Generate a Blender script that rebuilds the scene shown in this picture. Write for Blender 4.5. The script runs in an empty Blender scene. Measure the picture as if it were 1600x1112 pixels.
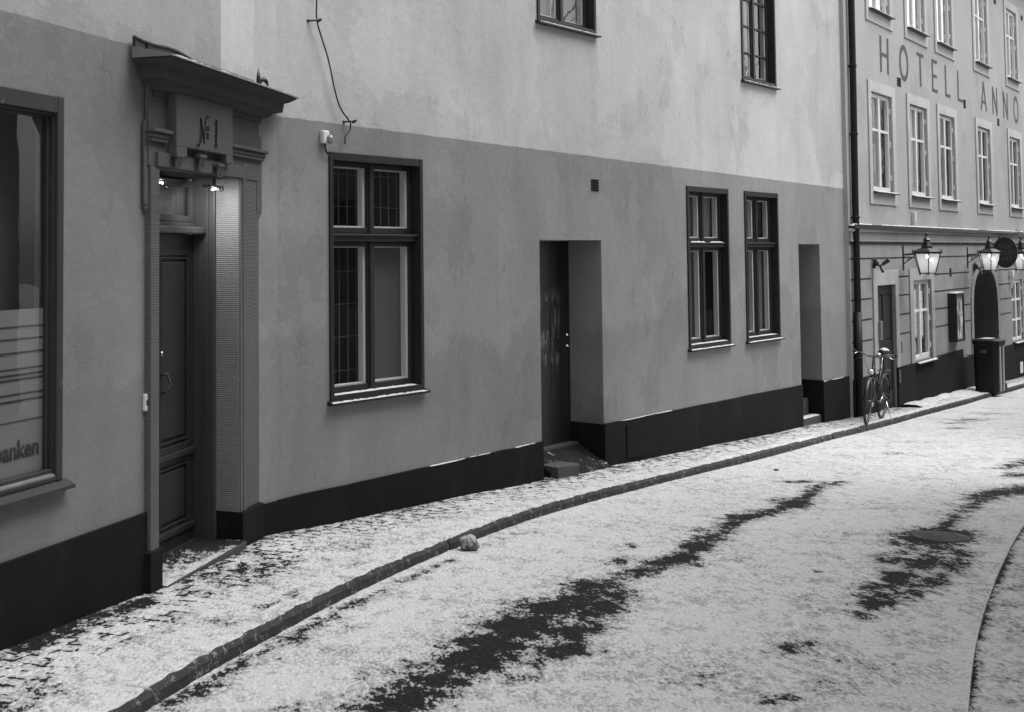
import bpy, bmesh, math, random
from mathutils import Vector, Matrix
random.seed(7)
R = math.radians
SC = bpy.context.scene
COL = SC.collection
W, H = 1600.0, 1112.0
# ---------------------------------------------------------------- camera
FPX = 1900.0                      # focal length in photo pixels
PX, PY = 550.0, 310.0             # principal point (shifted lens)
PITCH = math.atan(0.0452)         # slightly upward
ROLL = 0.006
CAM = Vector((0, 0, 1.85))
_f = Vector((0, math.cos(PITCH), math.sin(PITCH)))
_r0 = Vector((1, 0, 0)); _u0 = _r0.cross(_f)
_r = _r0 * math.cos(ROLL) - _u0 * math.sin(ROLL)
_u = _r.cross(_f)
cd = bpy.data.cameras.new('camera'); cam = bpy.data.objects.new('camera', cd); COL.objects.link(cam)
cam.matrix_world = Matrix(((_r.x, _u.x, -_f.x, CAM.x), (_r.y, _u.y, -_f.y, CAM.y), (_r.z, _u.z, -_f.z, CAM.z), (0, 0, 0, 1)))
cd.sensor_fit = 'HORIZONTAL'; cd.sensor_width = 36.0; cd.lens = 36.0 * FPX / W
cd.shift_x = (W / 2 - PX) / W; cd.shift_y = (PY - H / 2) / W
cd.clip_start = 0.05; cd.clip_end = 3000
SC.camera = cam
# ---------------------------------------------------------------- world, sun, exposure
SUN_EL, SUN_AZ = R(64), R(95)
wd = bpy.data.worlds.new("World"); SC.world = wd; wd.use_nodes = True
wt = wd.node_tree; bg = wt.nodes['Background']
sky = wt.nodes.new('ShaderNodeTexSky'); sky.sky_type = 'NISHITA'; sky.sun_disc = False
sky.sun_elevation = SUN_EL; sky.sun_rotation = SUN_AZ; sky.dust_density = 3.0; sky.air_density = 1.0
bw = wt.nodes.new('ShaderNodeRGBToBW')          # black and white photograph: grey sky
wt.links.new(sky.outputs[0], bw.inputs[0]); wt.links.new(bw.outputs[0], bg.inputs[0])
bg.inputs[1].default_value = 0.15
sd = bpy.data.lights.new('sun', 'SUN'); sd.energy = 1.0; sd.angle = R(50); sd.color = (1, 1, 1)
so = bpy.data.objects.new('sun', sd); COL.objects.link(so)
sdir = Vector((math.sin(SUN_AZ) * math.cos(SUN_EL), math.cos(SUN_AZ) * math.cos(SUN_EL), math.sin(SUN_EL)))
so.rotation_euler = sdir.to_track_quat('Z', 'Y').to_euler()
so.location = (4, -4, 12)
SC.view_settings.view_transform = 'Standard'; SC.view_settings.look = 'None'
SC.view_settings.gamma = 1.0; SC.view_settings.use_curve_mapping = False
SC.view_settings.exposure = 1.27

# ---------------------------------------------------------------- pixel rays -> real places
def ray(x, y):
    return (_f + _r * ((x - PX) / FPX) - _u * ((y - PY) / FPX))
SL = 0.0403                        # the street falls away from the camera
def gz(Y, h=0.0): return -SL * Y + h
def gnd(x, y, h=0.0):
    d = ray(x, y)                  # CAM.z + t dz = -SL t dy + h
    t = (h - CAM.z) / (d.z + SL * d.y)
    return CAM + d * t
class Frame:                       # wall plane: X along wall, Y into the wall, Z up
    def __init__(s, a, b, d=0.0):
        a = Vector((a.x, a.y, 0)); b = Vector((b.x, b.y, 0))
        s.u = (b - a).normalized(); s.n = Vector((-s.u.y, s.u.x, 0)); s.o = a + s.n * d
        s.M = Matrix(((s.u.x, s.n.x, 0, s.o.x), (s.u.y, s.n.y, 0, s.o.y), (0, 0, 1, 0), (0, 0, 0, 1)))
        s.L = (b - a).length
    def uv(s, x, y, d=0.0):
        r = ray(x, y); o = s.o + s.n * d
        t = (o - CAM).dot(s.n) / r.dot(s.n); p = CAM + r * t
        return (p - s.o).dot(s.u), p.z
    def U(s, x, y, d=0.0): return s.uv(x, y, d)[0]
    def Z(s, x, y, d=0.0): return s.uv(x, y, d)[1]
    def pt(s, u, z, d=0.0): p = s.o + s.u * u + s.n * d; return Vector((p.x, p.y, z))
    def rect(s, tl, tr, bl, br, d=0.0):
        a, b, c, e = s.uv(*tl, d), s.uv(*tr, d), s.uv(*bl, d), s.uv(*br, d)
        return (a[0] + c[0]) / 2, (b[0] + e[0]) / 2, (c[1] + e[1]) / 2, (a[1] + b[1]) / 2
    def gr(s, u, d=0.0): return gz((s.o + s.u * u + s.n * d).y)

# ---------------------------------------------------------------- node materials
class NT:
    def __init__(s, name, rough=0.85, spec=0.3, metallic=0.0):
        s.m = bpy.data.materials.new(name); s.m.use_nodes = True; s.t = s.m.node_tree
        s.b = s.t.nodes['Principled BSDF']; s.b.inputs['Roughness'].default_value = rough
        s.b.inputs['Specular IOR Level'].default_value = spec; s.b.inputs['Metallic'].default_value = metallic
        s.tc = s.t.nodes.new('ShaderNodeTexCoord')
    def L(s, a, b):
        if isinstance(a, (int, float)): b.default_value = a
        elif isinstance(a, tuple): b.default_value = a
        else: s.t.links.new(a, b)
    def obj(s): return s.tc.outputs['Object']
    def gen(s): return s.tc.outputs['UV']
    def pos(s):
        return s.t.nodes.new('ShaderNodeNewGeometry').outputs['Position']
    def map(s, v, sc=(1, 1, 1), loc=(0, 0, 0), rot=(0, 0, 0)):
        n = s.t.nodes.new('ShaderNodeMapping'); s.L(v, n.inputs[0]); n.inputs[1].default_value = loc; n.inputs[2].default_value = rot; n.inputs[3].default_value = sc
        return n.outputs[0]
    def noise(s, v, sc, det=4, ro=0.55, dist=0.0):
        n = s.t.nodes.new('ShaderNodeTexNoise'); s.L(v, n.inputs['Vector']); n.inputs['Scale'].default_value = sc
        n.inputs['Detail'].default_value = det; n.inputs['Roughness'].default_value = ro; n.inputs['Distortion'].default_value = dist
        return n.outputs[0]
    def vor(s, v, sc, feat='F1', out=0, rnd=1.0):
        n = s.t.nodes.new('ShaderNodeTexVoronoi'); n.feature = feat; s.L(v, n.inputs['Vector']); n.inputs['Scale'].default_value = sc
        n.inputs['Randomness'].default_value = rnd
        return n.outputs[out]
    def wave(s, v, sc, dist=0, axis='Z', prof='SIN', det=2):
        n = s.t.nodes.new('ShaderNodeTexWave'); s.L(v, n.inputs['Vector']); n.bands_direction = axis; n.wave_profile = prof
        n.inputs['Scale'].default_value = sc; n.inputs['Distortion'].default_value = dist; n.inputs['Detail'].default_value = det
        return n.outputs[1]
    def ma(s, op, a, b=0.0, c=0.0, clamp=False):
        n = s.t.nodes.new('ShaderNodeMath'); n.operation = op; n.use_clamp = clamp
        s.L(a, n.inputs[0]); s.L(b, n.inputs[1]); s.L(c, n.inputs[2]); return n.outputs[0]
    def step(s, v, a, b, lo=0.0, hi=1.0):
        n = s.t.nodes.new('ShaderNodeMapRange'); n.interpolation_type = 'SMOOTHSTEP'; s.L(v, n.inputs[0])
        n.inputs[1].default_value = a; n.inputs[2].default_value = b; n.inputs[3].default_value = lo; n.inputs[4].default_value = hi
        return n.outputs[0]
    def mix(s, f, a, b):
        return s.ma('ADD', s.ma('MULTIPLY', s.ma('SUBTRACT', 1.0, f), a), s.ma('MULTIPLY', f, b))
    def attr(s, name):
        n = s.t.nodes.new('ShaderNodeAttribute'); n.attribute_name = name; return n.outputs['Fac']
    def xyz(s, v):
        n = s.t.nodes.new('ShaderNodeSeparateXYZ'); s.L(v, n.inputs[0]); return n.outputs
    def color(s, v): s.L(v, s.b.inputs['Base Color'])
    def bump(s, h, st=0.3, dist=0.01, prev=None):
        n = s.t.nodes.new('ShaderNodeBump'); s.L(h, n.inputs['Height']); n.inputs['Strength'].default_value = st; n.inputs['Distance'].default_value = dist
        if prev is not None: s.L(prev, n.inputs['Normal'])
        s.L(n.outputs[0], s.b.inputs['Normal']); return n.outputs[0]

def plaster(name, lo, hi=None, zt=99.0, slope=0.0, stain=0.35, patch=None, ptone=1.0):
    m = NT(name, 0.92, 0.2); o = m.obj(); x, y, z = m.xyz(o)
    streak = m.noise(m.map(o, (1.3, 1.3, 0.32)), 1.6, 7, 0.6, 0.5)
    blot = m.noise(m.map(o, loc=(3, 1, 5)), 0.75, 5, 0.6, 0.8)
    fine = m.noise(o, 16, 6, 0.75)
    grit = m.noise(o, 75, 4, 0.8)
    v = lo
    if hi is not None:
        e = m.ma('ADD', m.ma('ADD', z, m.ma('MULTIPLY', x, slope)), m.ma('MULTIPLY', m.ma('SUBTRACT', m.noise(o, 5, 4), 0.5), 0.02))
        f = m.step(e, zt - 0.006, zt + 0.006)
        v = m.mix(f, lo, hi)
    k = m.ma('ADD', 1.0, m.ma('MULTIPLY', m.ma('SUBTRACT', streak, 0.5), stain))
    k = m.ma('ADD', k, m.ma('MULTIPLY', m.ma('SUBTRACT', blot, 0.5), stain * 1.2))
    k = m.ma('ADD', k, m.ma('MULTIPLY', m.ma('SUBTRACT', fine, 0.5), 0.30))
    k = m.ma('ADD', k, m.ma('MULTIPLY', m.ma('SUBTRACT', grit, 0.5), 0.8))
    run = m.noise(m.map(o, (5, 5, 0.22), (1, 1, 1)), 1.5, 5, 0.6)
    k = m.ma('SUBTRACT', k, m.ma('MULTIPLY', m.step(run, .56, .72), 0.045))
    # worn patch edges and hairline cracks
    dist = m.noise(o, 2.2, 6, 0.6)
    edge = m.step(m.noise(m.map(o, (1, 1, 0.7), (7, 2, 1)), 0.55, 8, 0.62), 0.545, 0.56)
    k = m.ma('SUBTRACT', k, m.ma('MULTIPLY', edge, 0.10))
    dv = m.t.nodes.new('ShaderNodeVectorMath'); dv.operation = 'ADD'
    nn = m.t.nodes.new('ShaderNodeTexNoise'); m.L(o, nn.inputs['Vector']); nn.inputs['Scale'].default_value = 2.3; nn.inputs['Detail'].default_value = 6
    sc = m.t.nodes.new('ShaderNodeVectorMath'); sc.operation = 'SCALE'; m.L(nn.outputs[1], sc.inputs[0]); sc.inputs['Scale'].default_value = 0.9
    m.L(o, dv.inputs[0]); m.L(sc.outputs[0], dv.inputs[1])
    cr = m.vor(dv.outputs[0], 0.55, 'DISTANCE_TO_EDGE')
    crm = m.ma('MULTIPLY', m.step(cr, 0.0, 0.006, 1.0, 0.0), m.step(m.noise(m.map(o, loc=(9, 9, 9)), 1.1, 3), 0.52, 0.62))
    k = m.ma('SUBTRACT', k, m.ma('MULTIPLY', crm, 0.22))
    sp = m.step(m.vor(m.map(o, (1, 1, 0.5), (0, 3, 0)), 3.1), 0.03, 0.06, 1.0, 0.0)
    k = m.ma('SUBTRACT', k, m.ma('MULTIPLY', sp, 0.18))
    damp = m.step(m.ma('ADD', z, m.ma('MULTIPLY', m.noise(m.map(o, (1, 1, .8), (2, 5, 1)), 0.9, 7, .6), 2.4)), 2.25, 2.42, 1.0, 0.0)     # rising damp with an uneven edge
    k = m.ma('SUBTRACT', k, m.ma('MULTIPLY', damp, 0.13))
    v = m.ma('MULTIPLY', v, k)
    m.color(v)
    b = m.bump(m.ma('ADD', m.noise(o, 9, 6, 0.65), m.ma('MULTIPLY', edge, 0.12)), 0.35, 0.02)
    m.bump(m.ma('SUBTRACT', grit, m.ma('MULTIPLY', crm, 1.5)), 0.35, 0.004, b)
    return m.m

def paint(name, v, rough=0.5, spec=0.4, wear=0.25, sc=7, bump=0.2, streak=(1, 1, 0.15), metallic=0.0, spots=None):
    m = NT(name, rough, spec, metallic); o = m.obj()
    n = m.noise(m.map(o, streak), sc, 6, 0.6); f = m.noise(o, sc * 9, 4, 0.6)
    k = m.ma('ADD', 1.0, m.ma('MULTIPLY', m.ma('SUBTRACT', n, 0.5), wear * 2))
    k = m.ma('ADD', k, m.ma('MULTIPLY', m.ma('SUBTRACT', f, 0.5), wear))
    c = m.ma('MULTIPLY', v, k)
    if spots:
        c = m.mix(m.step(m.noise(m.map(o, loc=(4, 4, 4)), sc * 1.3, 7, 0.7), spots[0], spots[0] + 0.03), c, spots[1])
    m.color(c); m.bump(m.ma('ADD', n, f), bump, 0.004)
    m.L(m.ma('ADD', rough - 0.08, m.ma('MULTIPLY', f, 0.16)), m.b.inputs['Roughness'])
    return m.m

def snow_mat(name, v=0.82):
    m = NT(name, 0.8, 0.25); o = m.pos()
    n = m.noise(o, 14, 6, 0.7); m.color(m.ma('MULTIPLY', v, m.ma('ADD', 0.82, m.ma('MULTIPLY', n, 0.36))))
    m.bump(n, 0.6, 0.01); return m.m

def glass_mat(name, tint=0.9, refl=1.0, rough=0.01, wav=0.01):
    m = bpy.data.materials.new(name); m.use_nodes = True; t = m.node_tree; t.nodes.clear()
    out = t.nodes.new('ShaderNodeOutputMaterial'); mx = t.nodes.new('ShaderNodeMixShader')
    tr = t.nodes.new('ShaderNodeBsdfTransparent'); tr.inputs[0].default_value = (tint,) * 3 + (1,)
    gl = t.nodes.new('ShaderNodeBsdfGlossy'); gl.inputs['Roughness'].default_value = rough
    gl.inputs[0].default_value = (0.95, 0.95, 0.95, 1)
    fr = t.nodes.new('ShaderNodeFresnel'); ge = t.nodes.new('ShaderNodeNewGeometry'); io = t.nodes.new('ShaderNodeMath'); io.operation = 'MULTIPLY_ADD'; io.inputs[1].default_value = 1 / 1.5 - 1.5; io.inputs[2].default_value = 1.5
    t.links.new(ge.outputs['Backfacing'], io.inputs[0]); t.links.new(io.outputs[0], fr.inputs[0])     # same reflectance seen from either side
    mu = t.nodes.new('ShaderNodeMath'); mu.operation = 'MULTIPLY'; mu.inputs[1].default_value = 1.7 * refl; mu.use_clamp = True
    tc = t.nodes.new('ShaderNodeTexCoord'); no = t.nodes.new('ShaderNodeTexNoise'); no.inputs['Scale'].default_value = 2.5; no.inputs['Detail'].default_value = 2
    bp = t.nodes.new('ShaderNodeBump'); bp.inputs['Strength'].default_value = wav * 2; bp.inputs['Distance'].default_value = 0.05
    t.links.new(tc.outputs['Object'], no.inputs['Vector']); t.links.new(no.outputs[0], bp.inputs['Height']); t.links.new(bp.outputs[0], gl.inputs['Normal'])
    t.links.new(fr.outputs[0], mu.inputs[0]); t.links.new(mu.outputs[0], mx.inputs[0]); t.links.new(tr.outputs[0], mx.inputs[1]); t.links.new(gl.outputs[0], mx.inputs[2])
    t.links.new(mx.outputs[0], out.inputs[0]); return m

def emit_mat(name, s):
    m = NT(name); m.color((1, 1, 1, 1)); m.b.inputs['Emission Color'].default_value = (1, 1, 1, 1); m.b.inputs['Emission Strength'].default_value = s; return m.m

M = {}
M['frame_dark'] = paint('dark_window_paint', 0.018, 0.5, 0.25, 0.25, 6)
M['frame_mid'] = paint('grey_window_paint', 0.022, 0.5, 0.3, 0.3, 6, spots=(0.66, 0.09))
M['shop_wood'] = paint('shop_frame_wood', 0.028, 0.55, 0.35, 0.35, 8, spots=(0.64, 0.10))
M['white'] = paint('white_frame_paint', 0.62, 0.5, 0.4, 0.08, 8)
M['inner_white'] = paint('inner_sash_white', 0.6, 0.5, 0.3, 0.08, 8)
M['dark_room'] = paint('dark_room', 0.05, 0.9, 0.1, 0.3, 2)
M['shop_room'] = paint('shop_backdrop', 0.12, 0.9, 0.1, 0.25, 2)
M['curtain_dark'] = paint('dim_curtain', 0.13, 0.9, 0.1, 0.35, 9, streak=(1, 1, 0.02))
M['curtain_light'] = paint('net_curtain', 0.45, 0.9, 0.1, 0.3, 10, streak=(1, 1, 0.03))
M['blind'] = paint('grey_blind', 0.085, 0.8, 0.2, 0.05, 5)
M['glass'] = glass_mat('window_glass', 0.95, 0.8)
M['glass_shop'] = glass_mat('shop_glass', 0.9, 0.4)
M['glass_sky'] = glass_mat('old_hotel_glass', 0.92, 2.6, 0.01, 0.04)
M['glass_clear'] = glass_mat('hotel_glass', 0.85, 0.35, 0.01, 0.04)
M['plinth'] = None
M['black_iron'] = paint('black_iron', 0.012, 0.4, 0.5, 0.3, 20)
M['pipe'] = paint('black_downpipe', 0.006, 0.5, 0.25, 0.25, 9)
M['zinc'] = paint('weathered_zinc', 0.22, 0.4, 0.5, 0.3, 8, metallic=0.6)
M['snow'] = snow_mat('snow', 0.48)
M['chrome'] = paint('bright_metal', 0.75, 0.22, 0.6, 0.1, 20, metallic=1.0)
M['rubber'] = paint('rubber', 0.02, 0.7, 0.3, 0.2, 30)
M['rim'] = paint('dull_rim', 0.09, 0.35, 0.5, 0.2, 20, metallic=0.8)
M['bike'] = paint('dark_bicycle_paint', 0.012, 0.35, 0.4, 0.1, 20)
M['letter'] = paint('dark_letter_paint', 0.085, 0.8, 0.2, 0.3, 8, streak=(1, 1, 1))
M['black_paint'] = paint('black_number_paint', 0.006, 0.8, 0.1, 0.1, 9)
M['film_dark'] = paint('dark_film', 0.03, 0.6, 0.3, 0.1, 5)
M['lamp_on'] = emit_mat('lit_tube', 9.0)
M['bulb'] = emit_mat('lit_bulb', 8.0)
M['plastic_white'] = paint('white_plastic', 0.6, 0.5, 0.4, 0.1, 9)
M['sheen'] = paint('painted_sheen', .32, .4, .5, .3, 6)  # pale grey standing in for highlights on the bin side
M['bin'] = paint('dark_bin_plastic', 0.008, 0.45, 0.3, 0.2, 6)
M['hole'] = paint('vent_dark', 0.008, 0.9, 0.1, 0.1, 5)

def plinth_mat():
    m = NT('dark_plinth', 0.9, 0.12); o = m.obj()
    n = m.noise(m.map(o, (1, 1, 0.5)), 2.4, 6, 0.6); f = m.noise(o, 60, 4, 0.7)
    c = m.ma('MULTIPLY', 0.008, m.ma('ADD', 0.45, m.ma('ADD', n, m.ma('MULTIPLY', f, 0.35))))
    sp = m.ma('ADD', m.step(m.noise(m.map(o, loc=(2, 2, 2)), 11, 5, 0.7), 0.66, 0.72), m.ma('MULTIPLY', m.step(m.noise(m.map(o, (1, 1, .3), loc=(6, 2, 2)), 3, 6, 0.7), 0.52, 0.70), .5), clamp=True)
    c = m.mix(m.ma('MULTIPLY', sp, 0.3), c, 0.05)
    m.color(c); m.bump(m.ma('ADD', n, f), 0.4, 0.008); return m.m
M['plinth'] = plinth_mat()

def stone_mat(name, v, lines=0.0, axis='Z', sc=20):
    m = NT(name, 0.85, 0.25); o = m.obj()
    n = m.noise(o, 3, 6, 0.6); f = m.noise(o, 70, 4, 0.7); st = m.noise(m.map(o, (1, 1, 0.3), (5, 5, 5)), 2.2, 6, 0.65)
    k = m.ma('ADD', 0.5, m.ma('ADD', m.ma('MULTIPLY', n, 0.45), m.ma('ADD', m.ma('MULTIPLY', st, 0.3), m.ma('MULTIPLY', f, 0.3))))
    h = f
    if lines:
        w = m.wave(m.map(o, (1, 1, 1)), sc, 2.2, axis, 'SIN', 3)
        w = m.ma('POWER', w, 0.6)
        w = m.ma('MULTIPLY', w, m.step(m.noise(o, 22, 4, 0.7), 0.3, 0.6, 0.35, 1.0))
        k = m.ma('MULTIPLY', k, m.mix(w, 1.0 - lines, 1.0)); h = m.ma('ADD', w, m.ma('MULTIPLY', f, 0.4))
    m.color(m.ma('MULTIPLY', v, k)); m.bump(h, 0.6 if lines else 0.35, 0.008); return m.m
M['stone'] = stone_mat('portal_sandstone', 0.075)
M['stone_h'] = stone_mat('tooled_sandstone_jamb', 0.20, 0.22, 'Z', 21)
M['stone_v'] = stone_mat('tooled_sandstone_pier', 0.10, 0.15, 'Z', 30)
M['stone_dark'] = stone_mat('weathered_cornice_stone', 0.048)
M['step_stone'] = stone_mat('step_granite', 0.06)
def kerb_mat():
    m = NT('kerb_granite', .85, .2); o = m.pos(); n = m.noise(o, 14, 6, .75); f = m.noise(o, 80, 3, .7); bn = m.noise(m.map(o, loc=(7, 0, 0)), 2.5, 4, .6)
    c = m.ma('MULTIPLY', .042, m.ma('ADD', .2, m.ma('ADD', n, m.ma('MULTIPLY', bn, .7)))); d = m.step(m.ma('ADD', n, m.ma('MULTIPLY', f, .5)), .83, .93)
    m.color(m.mix(m.ma('MULTIPLY', d, .6), c, .4)); m.bump(m.ma('ADD', n, f), .7, .01); return m.m
M['kerb'] = kerb_mat()
def wood_mat(name, v, spots=None):
    m = NT(name, 0.45, 0.4); o = m.obj()
    g = m.wave(m.map(o, (1, 1, 0.06)), 9, 7, 'X', 'SAW', 4); n = m.noise(m.map(o, (1, 1, 0.12)), 9, 6, 0.6)
    c = m.ma('MULTIPLY', v, m.ma('ADD', 0.55, m.ma('ADD', m.ma('MULTIPLY', g, 0.25), m.ma('MULTIPLY', n, 0.7))))
    m.color(c); m.bump(m.ma('ADD', g, n), 0.25, 0.003); return m.m
M['door_wood'] = wood_mat('dark_oak_door', 0.016)
M['jamb_wood'] = wood_mat('oak_jamb', 0.045)

# ---------------------------------------------------------------- mesh helpers
def B(): return bmesh.new()
def box(bm, x0, x1, y0, y1, z0, z1, bev=0.0):
    vs = [bm.verts.new((x, y, z)) for x in (x0, x1) for y in (y0, y1) for z in (z0, z1)]
    fs = [(0, 1, 3, 2), (4, 6, 7, 5), (0, 4, 5, 1), (2, 3, 7, 6), (0, 2, 6, 4), (1, 5, 7, 3)]
    new = [bm.faces.new([vs[i] for i in f]) for f in fs]
    if bev > 0:
        es = set(e for f in new for e in f.edges)
        bmesh.ops.bevel(bm, geom=list(es), offset=bev, segments=2, profile=0.5, affect='EDGES')
def poly(bm, pts): return bm.faces.new([bm.verts.new(p) for p in pts])
def prism(bm, pts, vec):
    """closed polygon pts (3D) extruded by vec"""
    v = Vector(vec); a = [bm.verts.new(p) for p in pts]; b = [bm.verts.new(Vector(p) + v) for p in pts]
    bm.faces.new(a); bm.faces.new(b[::-1]); n = len(pts)
    for i in range(n): bm.faces.new((a[i], b[i], b[(i + 1) % n], a[(i + 1) % n]))
def tube(bm, pts, r, seg=8, cap=True):
    pts = [Vector(p) for p in pts]; rs = r if isinstance(r, (list, tuple)) else [r] * len(pts); rings = []
    ref = None
    for i, p in enumerate(pts):
        t = (pts[min(i + 1, len(pts) - 1)] - pts[max(i - 1, 0)]).normalized()
        if ref is None: ref = Vector((0, 0, 1)) if abs(t.z) < 0.9 else Vector((1, 0, 0))
        a = t.cross(ref)
        if a.length < 1e-4: a = t.cross(Vector((0, 1, 0)))
        a.normalize(); b = t.cross(a); ref = -b if False else ref
        rings.append([bm.verts.new(p + (a * math.cos(k * 2 * math.pi / seg) + b * math.sin(k * 2 * math.pi / seg)) * rs[i]) for k in range(seg)])
    for i in range(len(rings) - 1):
        for k in range(seg):
            bm.faces.new((rings[i][k], rings[i][(k + 1) % seg], rings[i + 1][(k + 1) % seg], rings[i + 1][k]))
    if cap: bm.faces.new(rings[0][::-1]); bm.faces.new(rings[-1])
def lathe(bm, prof, c=(0, 0, 0), seg=24, rot=0.0, axis='Z'):
    rings = []
    for (r, z) in prof:
        ring = []
        for k in range(seg):
            a = rot + k * 2 * math.pi / seg; x, y = r * math.cos(a), r * math.sin(a)
            p = (x, y, z) if axis == 'Z' else ((z, x, y) if axis == 'X' else (x, z, y))
            ring.append(bm.verts.new((c[0] + p[0], c[1] + p[1], c[2] + p[2])))
        rings.append(ring)
    for i in range(len(rings) - 1):
        for k in range(seg):
            bm.faces.new((rings[i][k], rings[i][(k + 1) % seg], rings[i + 1][(k + 1) % seg], rings[i + 1][k]))
    bm.faces.new(rings[0][::-1]); bm.faces.new(rings[-1])
def torus(bm, c, Rr, r, axis='Y', seg=40, s2=8):
    rings = []
    for i in range(seg):
        a = i * 2 * math.pi / seg; ring = []
        for k in range(s2):
            b = k * 2 * math.pi / s2; q = Rr + r * math.cos(b); h = r * math.sin(b)
            if axis == 'Y': p = (q * math.cos(a), h, q * math.sin(a))
            else: p = (q * math.cos(a), q * math.sin(a), h)
            ring.append(bm.verts.new((c[0] + p[0], c[1] + p[1], c[2] + p[2])))
        rings.append(ring)
    for i in range(seg):
        for k in range(s2):
            j = (i + 1) % seg; l = (k + 1) % s2
            bm.faces.new((rings[i][k], rings[j][k], rings[j][l], rings[i][l]))
WM = {}
def part(name, bm, mat, parent=None, MW=None, smooth=False, recalc=True, label=None):
    if recalc: bmesh.ops.recalc_face_normals(bm, faces=bm.faces[:])
    me = bpy.data.meshes.new(name); bm.to_mesh(me); bm.free()
    for f in me.polygons: f.use_smooth = smooth
    o = bpy.data.objects.new(name, me); COL.objects.link(o)
    if mat: me.materials.append(M[mat] if isinstance(mat, str) else mat)
    MW = MW.copy() if MW is not None else (WM[parent.name].copy() if parent else Matrix())
    WM[o.name] = MW
    if parent:
        o.parent = parent; o.matrix_local = WM[parent.name].inverted() @ MW
    else: o.matrix_world = MW
    if label: o['label'] = label
    return o
def tag(o, label, cat, group=None):
    o['label'] = label; o['category'] = cat
    if group: o['group'] = group
    return o
def thing(name, label, cat, MW, group=None):
    o = bpy.data.objects.new(name, None); COL.objects.link(o); o.empty_display_size = 0.2
    o.matrix_world = MW; WM[o.name] = MW.copy(); return tag(o, label, cat, group)
def struct(name, bm, mat, kind='structure', **k):
    o = part(name, bm, mat, **k); o['kind'] = kind; return o
def T(v): return Matrix.Translation(Vector(v))

def wall_sheet(bm, u0, u1, z0, z1, holes, y=0.0):
    """front sheet with rectangular holes (u0,u1,z0,z1,depth) and their reveals"""
    us = sorted(set([u0, u1] + [h[0] for h in holes] + [h[1] for h in holes])); us = [u for u in us if u0 - 1e-6 <= u <= u1 + 1e-6]
    zs = sorted(set([z0, z1] + [h[2] for h in holes] + [h[3] for h in holes])); zs = [z for z in zs if z0 - 1e-6 <= z <= z1 + 1e-6]
    V = {}
    def v(u, z):
        k = (round(u, 5), round(z, 5))
        if k not in V: V[k] = bm.verts.new((u, y, z))
        return V[k]
    for i in range(len(us) - 1):
        for j in range(len(zs) - 1):
            cu, cz = (us[i] + us[i + 1]) / 2, (zs[j] + zs[j + 1]) / 2
            if any(h[0] < cu < h[1] and h[2] < cz < h[3] for h in holes): continue
            bm.faces.new((v(us[i], zs[j]), v(us[i + 1], zs[j]), v(us[i + 1], zs[j + 1]), v(us[i], zs[j + 1])))
    for h in holes:
        a, b, c, d, e = h
        d2 = min(d, z1)
        for q in (((a, y, c), (a, e, c), (a, e, d2), (a, y, d2)), ((b, y, c), (b, y, d2), (b, e, d2), (b, e, c)),
                  ((a, y, d2), (a, e, d2), (b, e, d2), (b, y, d2)), ((a, y, c), (b, y, c), (b, e, c), (a, e, c))):
            poly(bm, q)

def frame_ring(bm, u0, u1, z0, z1, y0, y1, wl, wr, wt, wb, bev=0.004):
    box(bm, u0, u0 + wl, y0, y1, z0, z1, bev); box(bm, u1 - wr, u1, y0, y1, z0, z1, bev)
    box(bm, u0 + wl, u1 - wr, y0 + 0.002, y1, z1 - wt, z1 - 0.001, bev); box(bm, u0 + wl, u1 - wr, y0 + 0.002, y1, z0 + 0.001, z0 + wb, bev)

def snow_strip(bm, u0, u1, y0, y1, z, h=0.018, step=0.035, seed=0):
    rnd = random.Random(seed); n = max(3, int((u1 - u0) / step)); prev = None
    for i in range(n + 1):
        u = u0 + (u1 - u0) * i / n; k = h * (0.55 + 0.7 * rnd.random()); e = (y1 - y0) * 0.12 * rnd.random()
        if i in (0, n): k *= 0.2
        ring = [bm.verts.new(p) for p in ((u, y0 + e, z), (u, y0 + e + 0.004, z + k * 0.8), (u, (y0 + y1) / 2, z + k), (u, y1, z + k * 0.9), (u, y1, z))]
        if prev:
            for a in range(4): bm.faces.new((prev[a], ring[a], ring[a + 1], prev[a + 1]))
        prev = ring

def text_bm(txt, size, bold=0.0, ext=0.0, shear=0.0):
    c = bpy.data.curves.new('t', 'FONT'); c.body = txt; c.size = size; c.offset = bold; c.extrude = ext; c.shear = shear; c.resolution_u = 3
    c.align_x = 'CENTER'; c.align_y = 'CENTER'
    o = bpy.data.objects.new('t', c); COL.objects.link(o); dg = bpy.context.evaluated_depsgraph_get()
    me = bpy.data.meshes.new_from_object(o.evaluated_get(dg)); bm = bmesh.new(); bm.from_mesh(me)
    bpy.data.objects.remove(o); bpy.data.curves.remove(c); bpy.data.meshes.remove(me)
    # letters stand in XZ, facing -Y
    bmesh.ops.transform(bm, matrix=Matrix.Rotation(R(90), 4, 'X'), verts=bm.verts[:]); return bm
def fit(bm, u0, u1, z0, z1, y):
    xs = [v.co.x for v in bm.verts]; zs = [v.co.z for v in bm.verts]
    sx = (u1 - u0) / (max(xs) - min(xs)); sz = (z1 - z0) / (max(zs) - min(zs)); mx, mz, ys = min(xs), min(zs), sum(v.co.y for v in bm.verts) / len(bm.verts)
    for v in bm.verts: v.co = Vector((u0 + (v.co.x - mx) * sx, y + (v.co.y - ys), z0 + (v.co.z - mz) * sz))
    return bm

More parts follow.
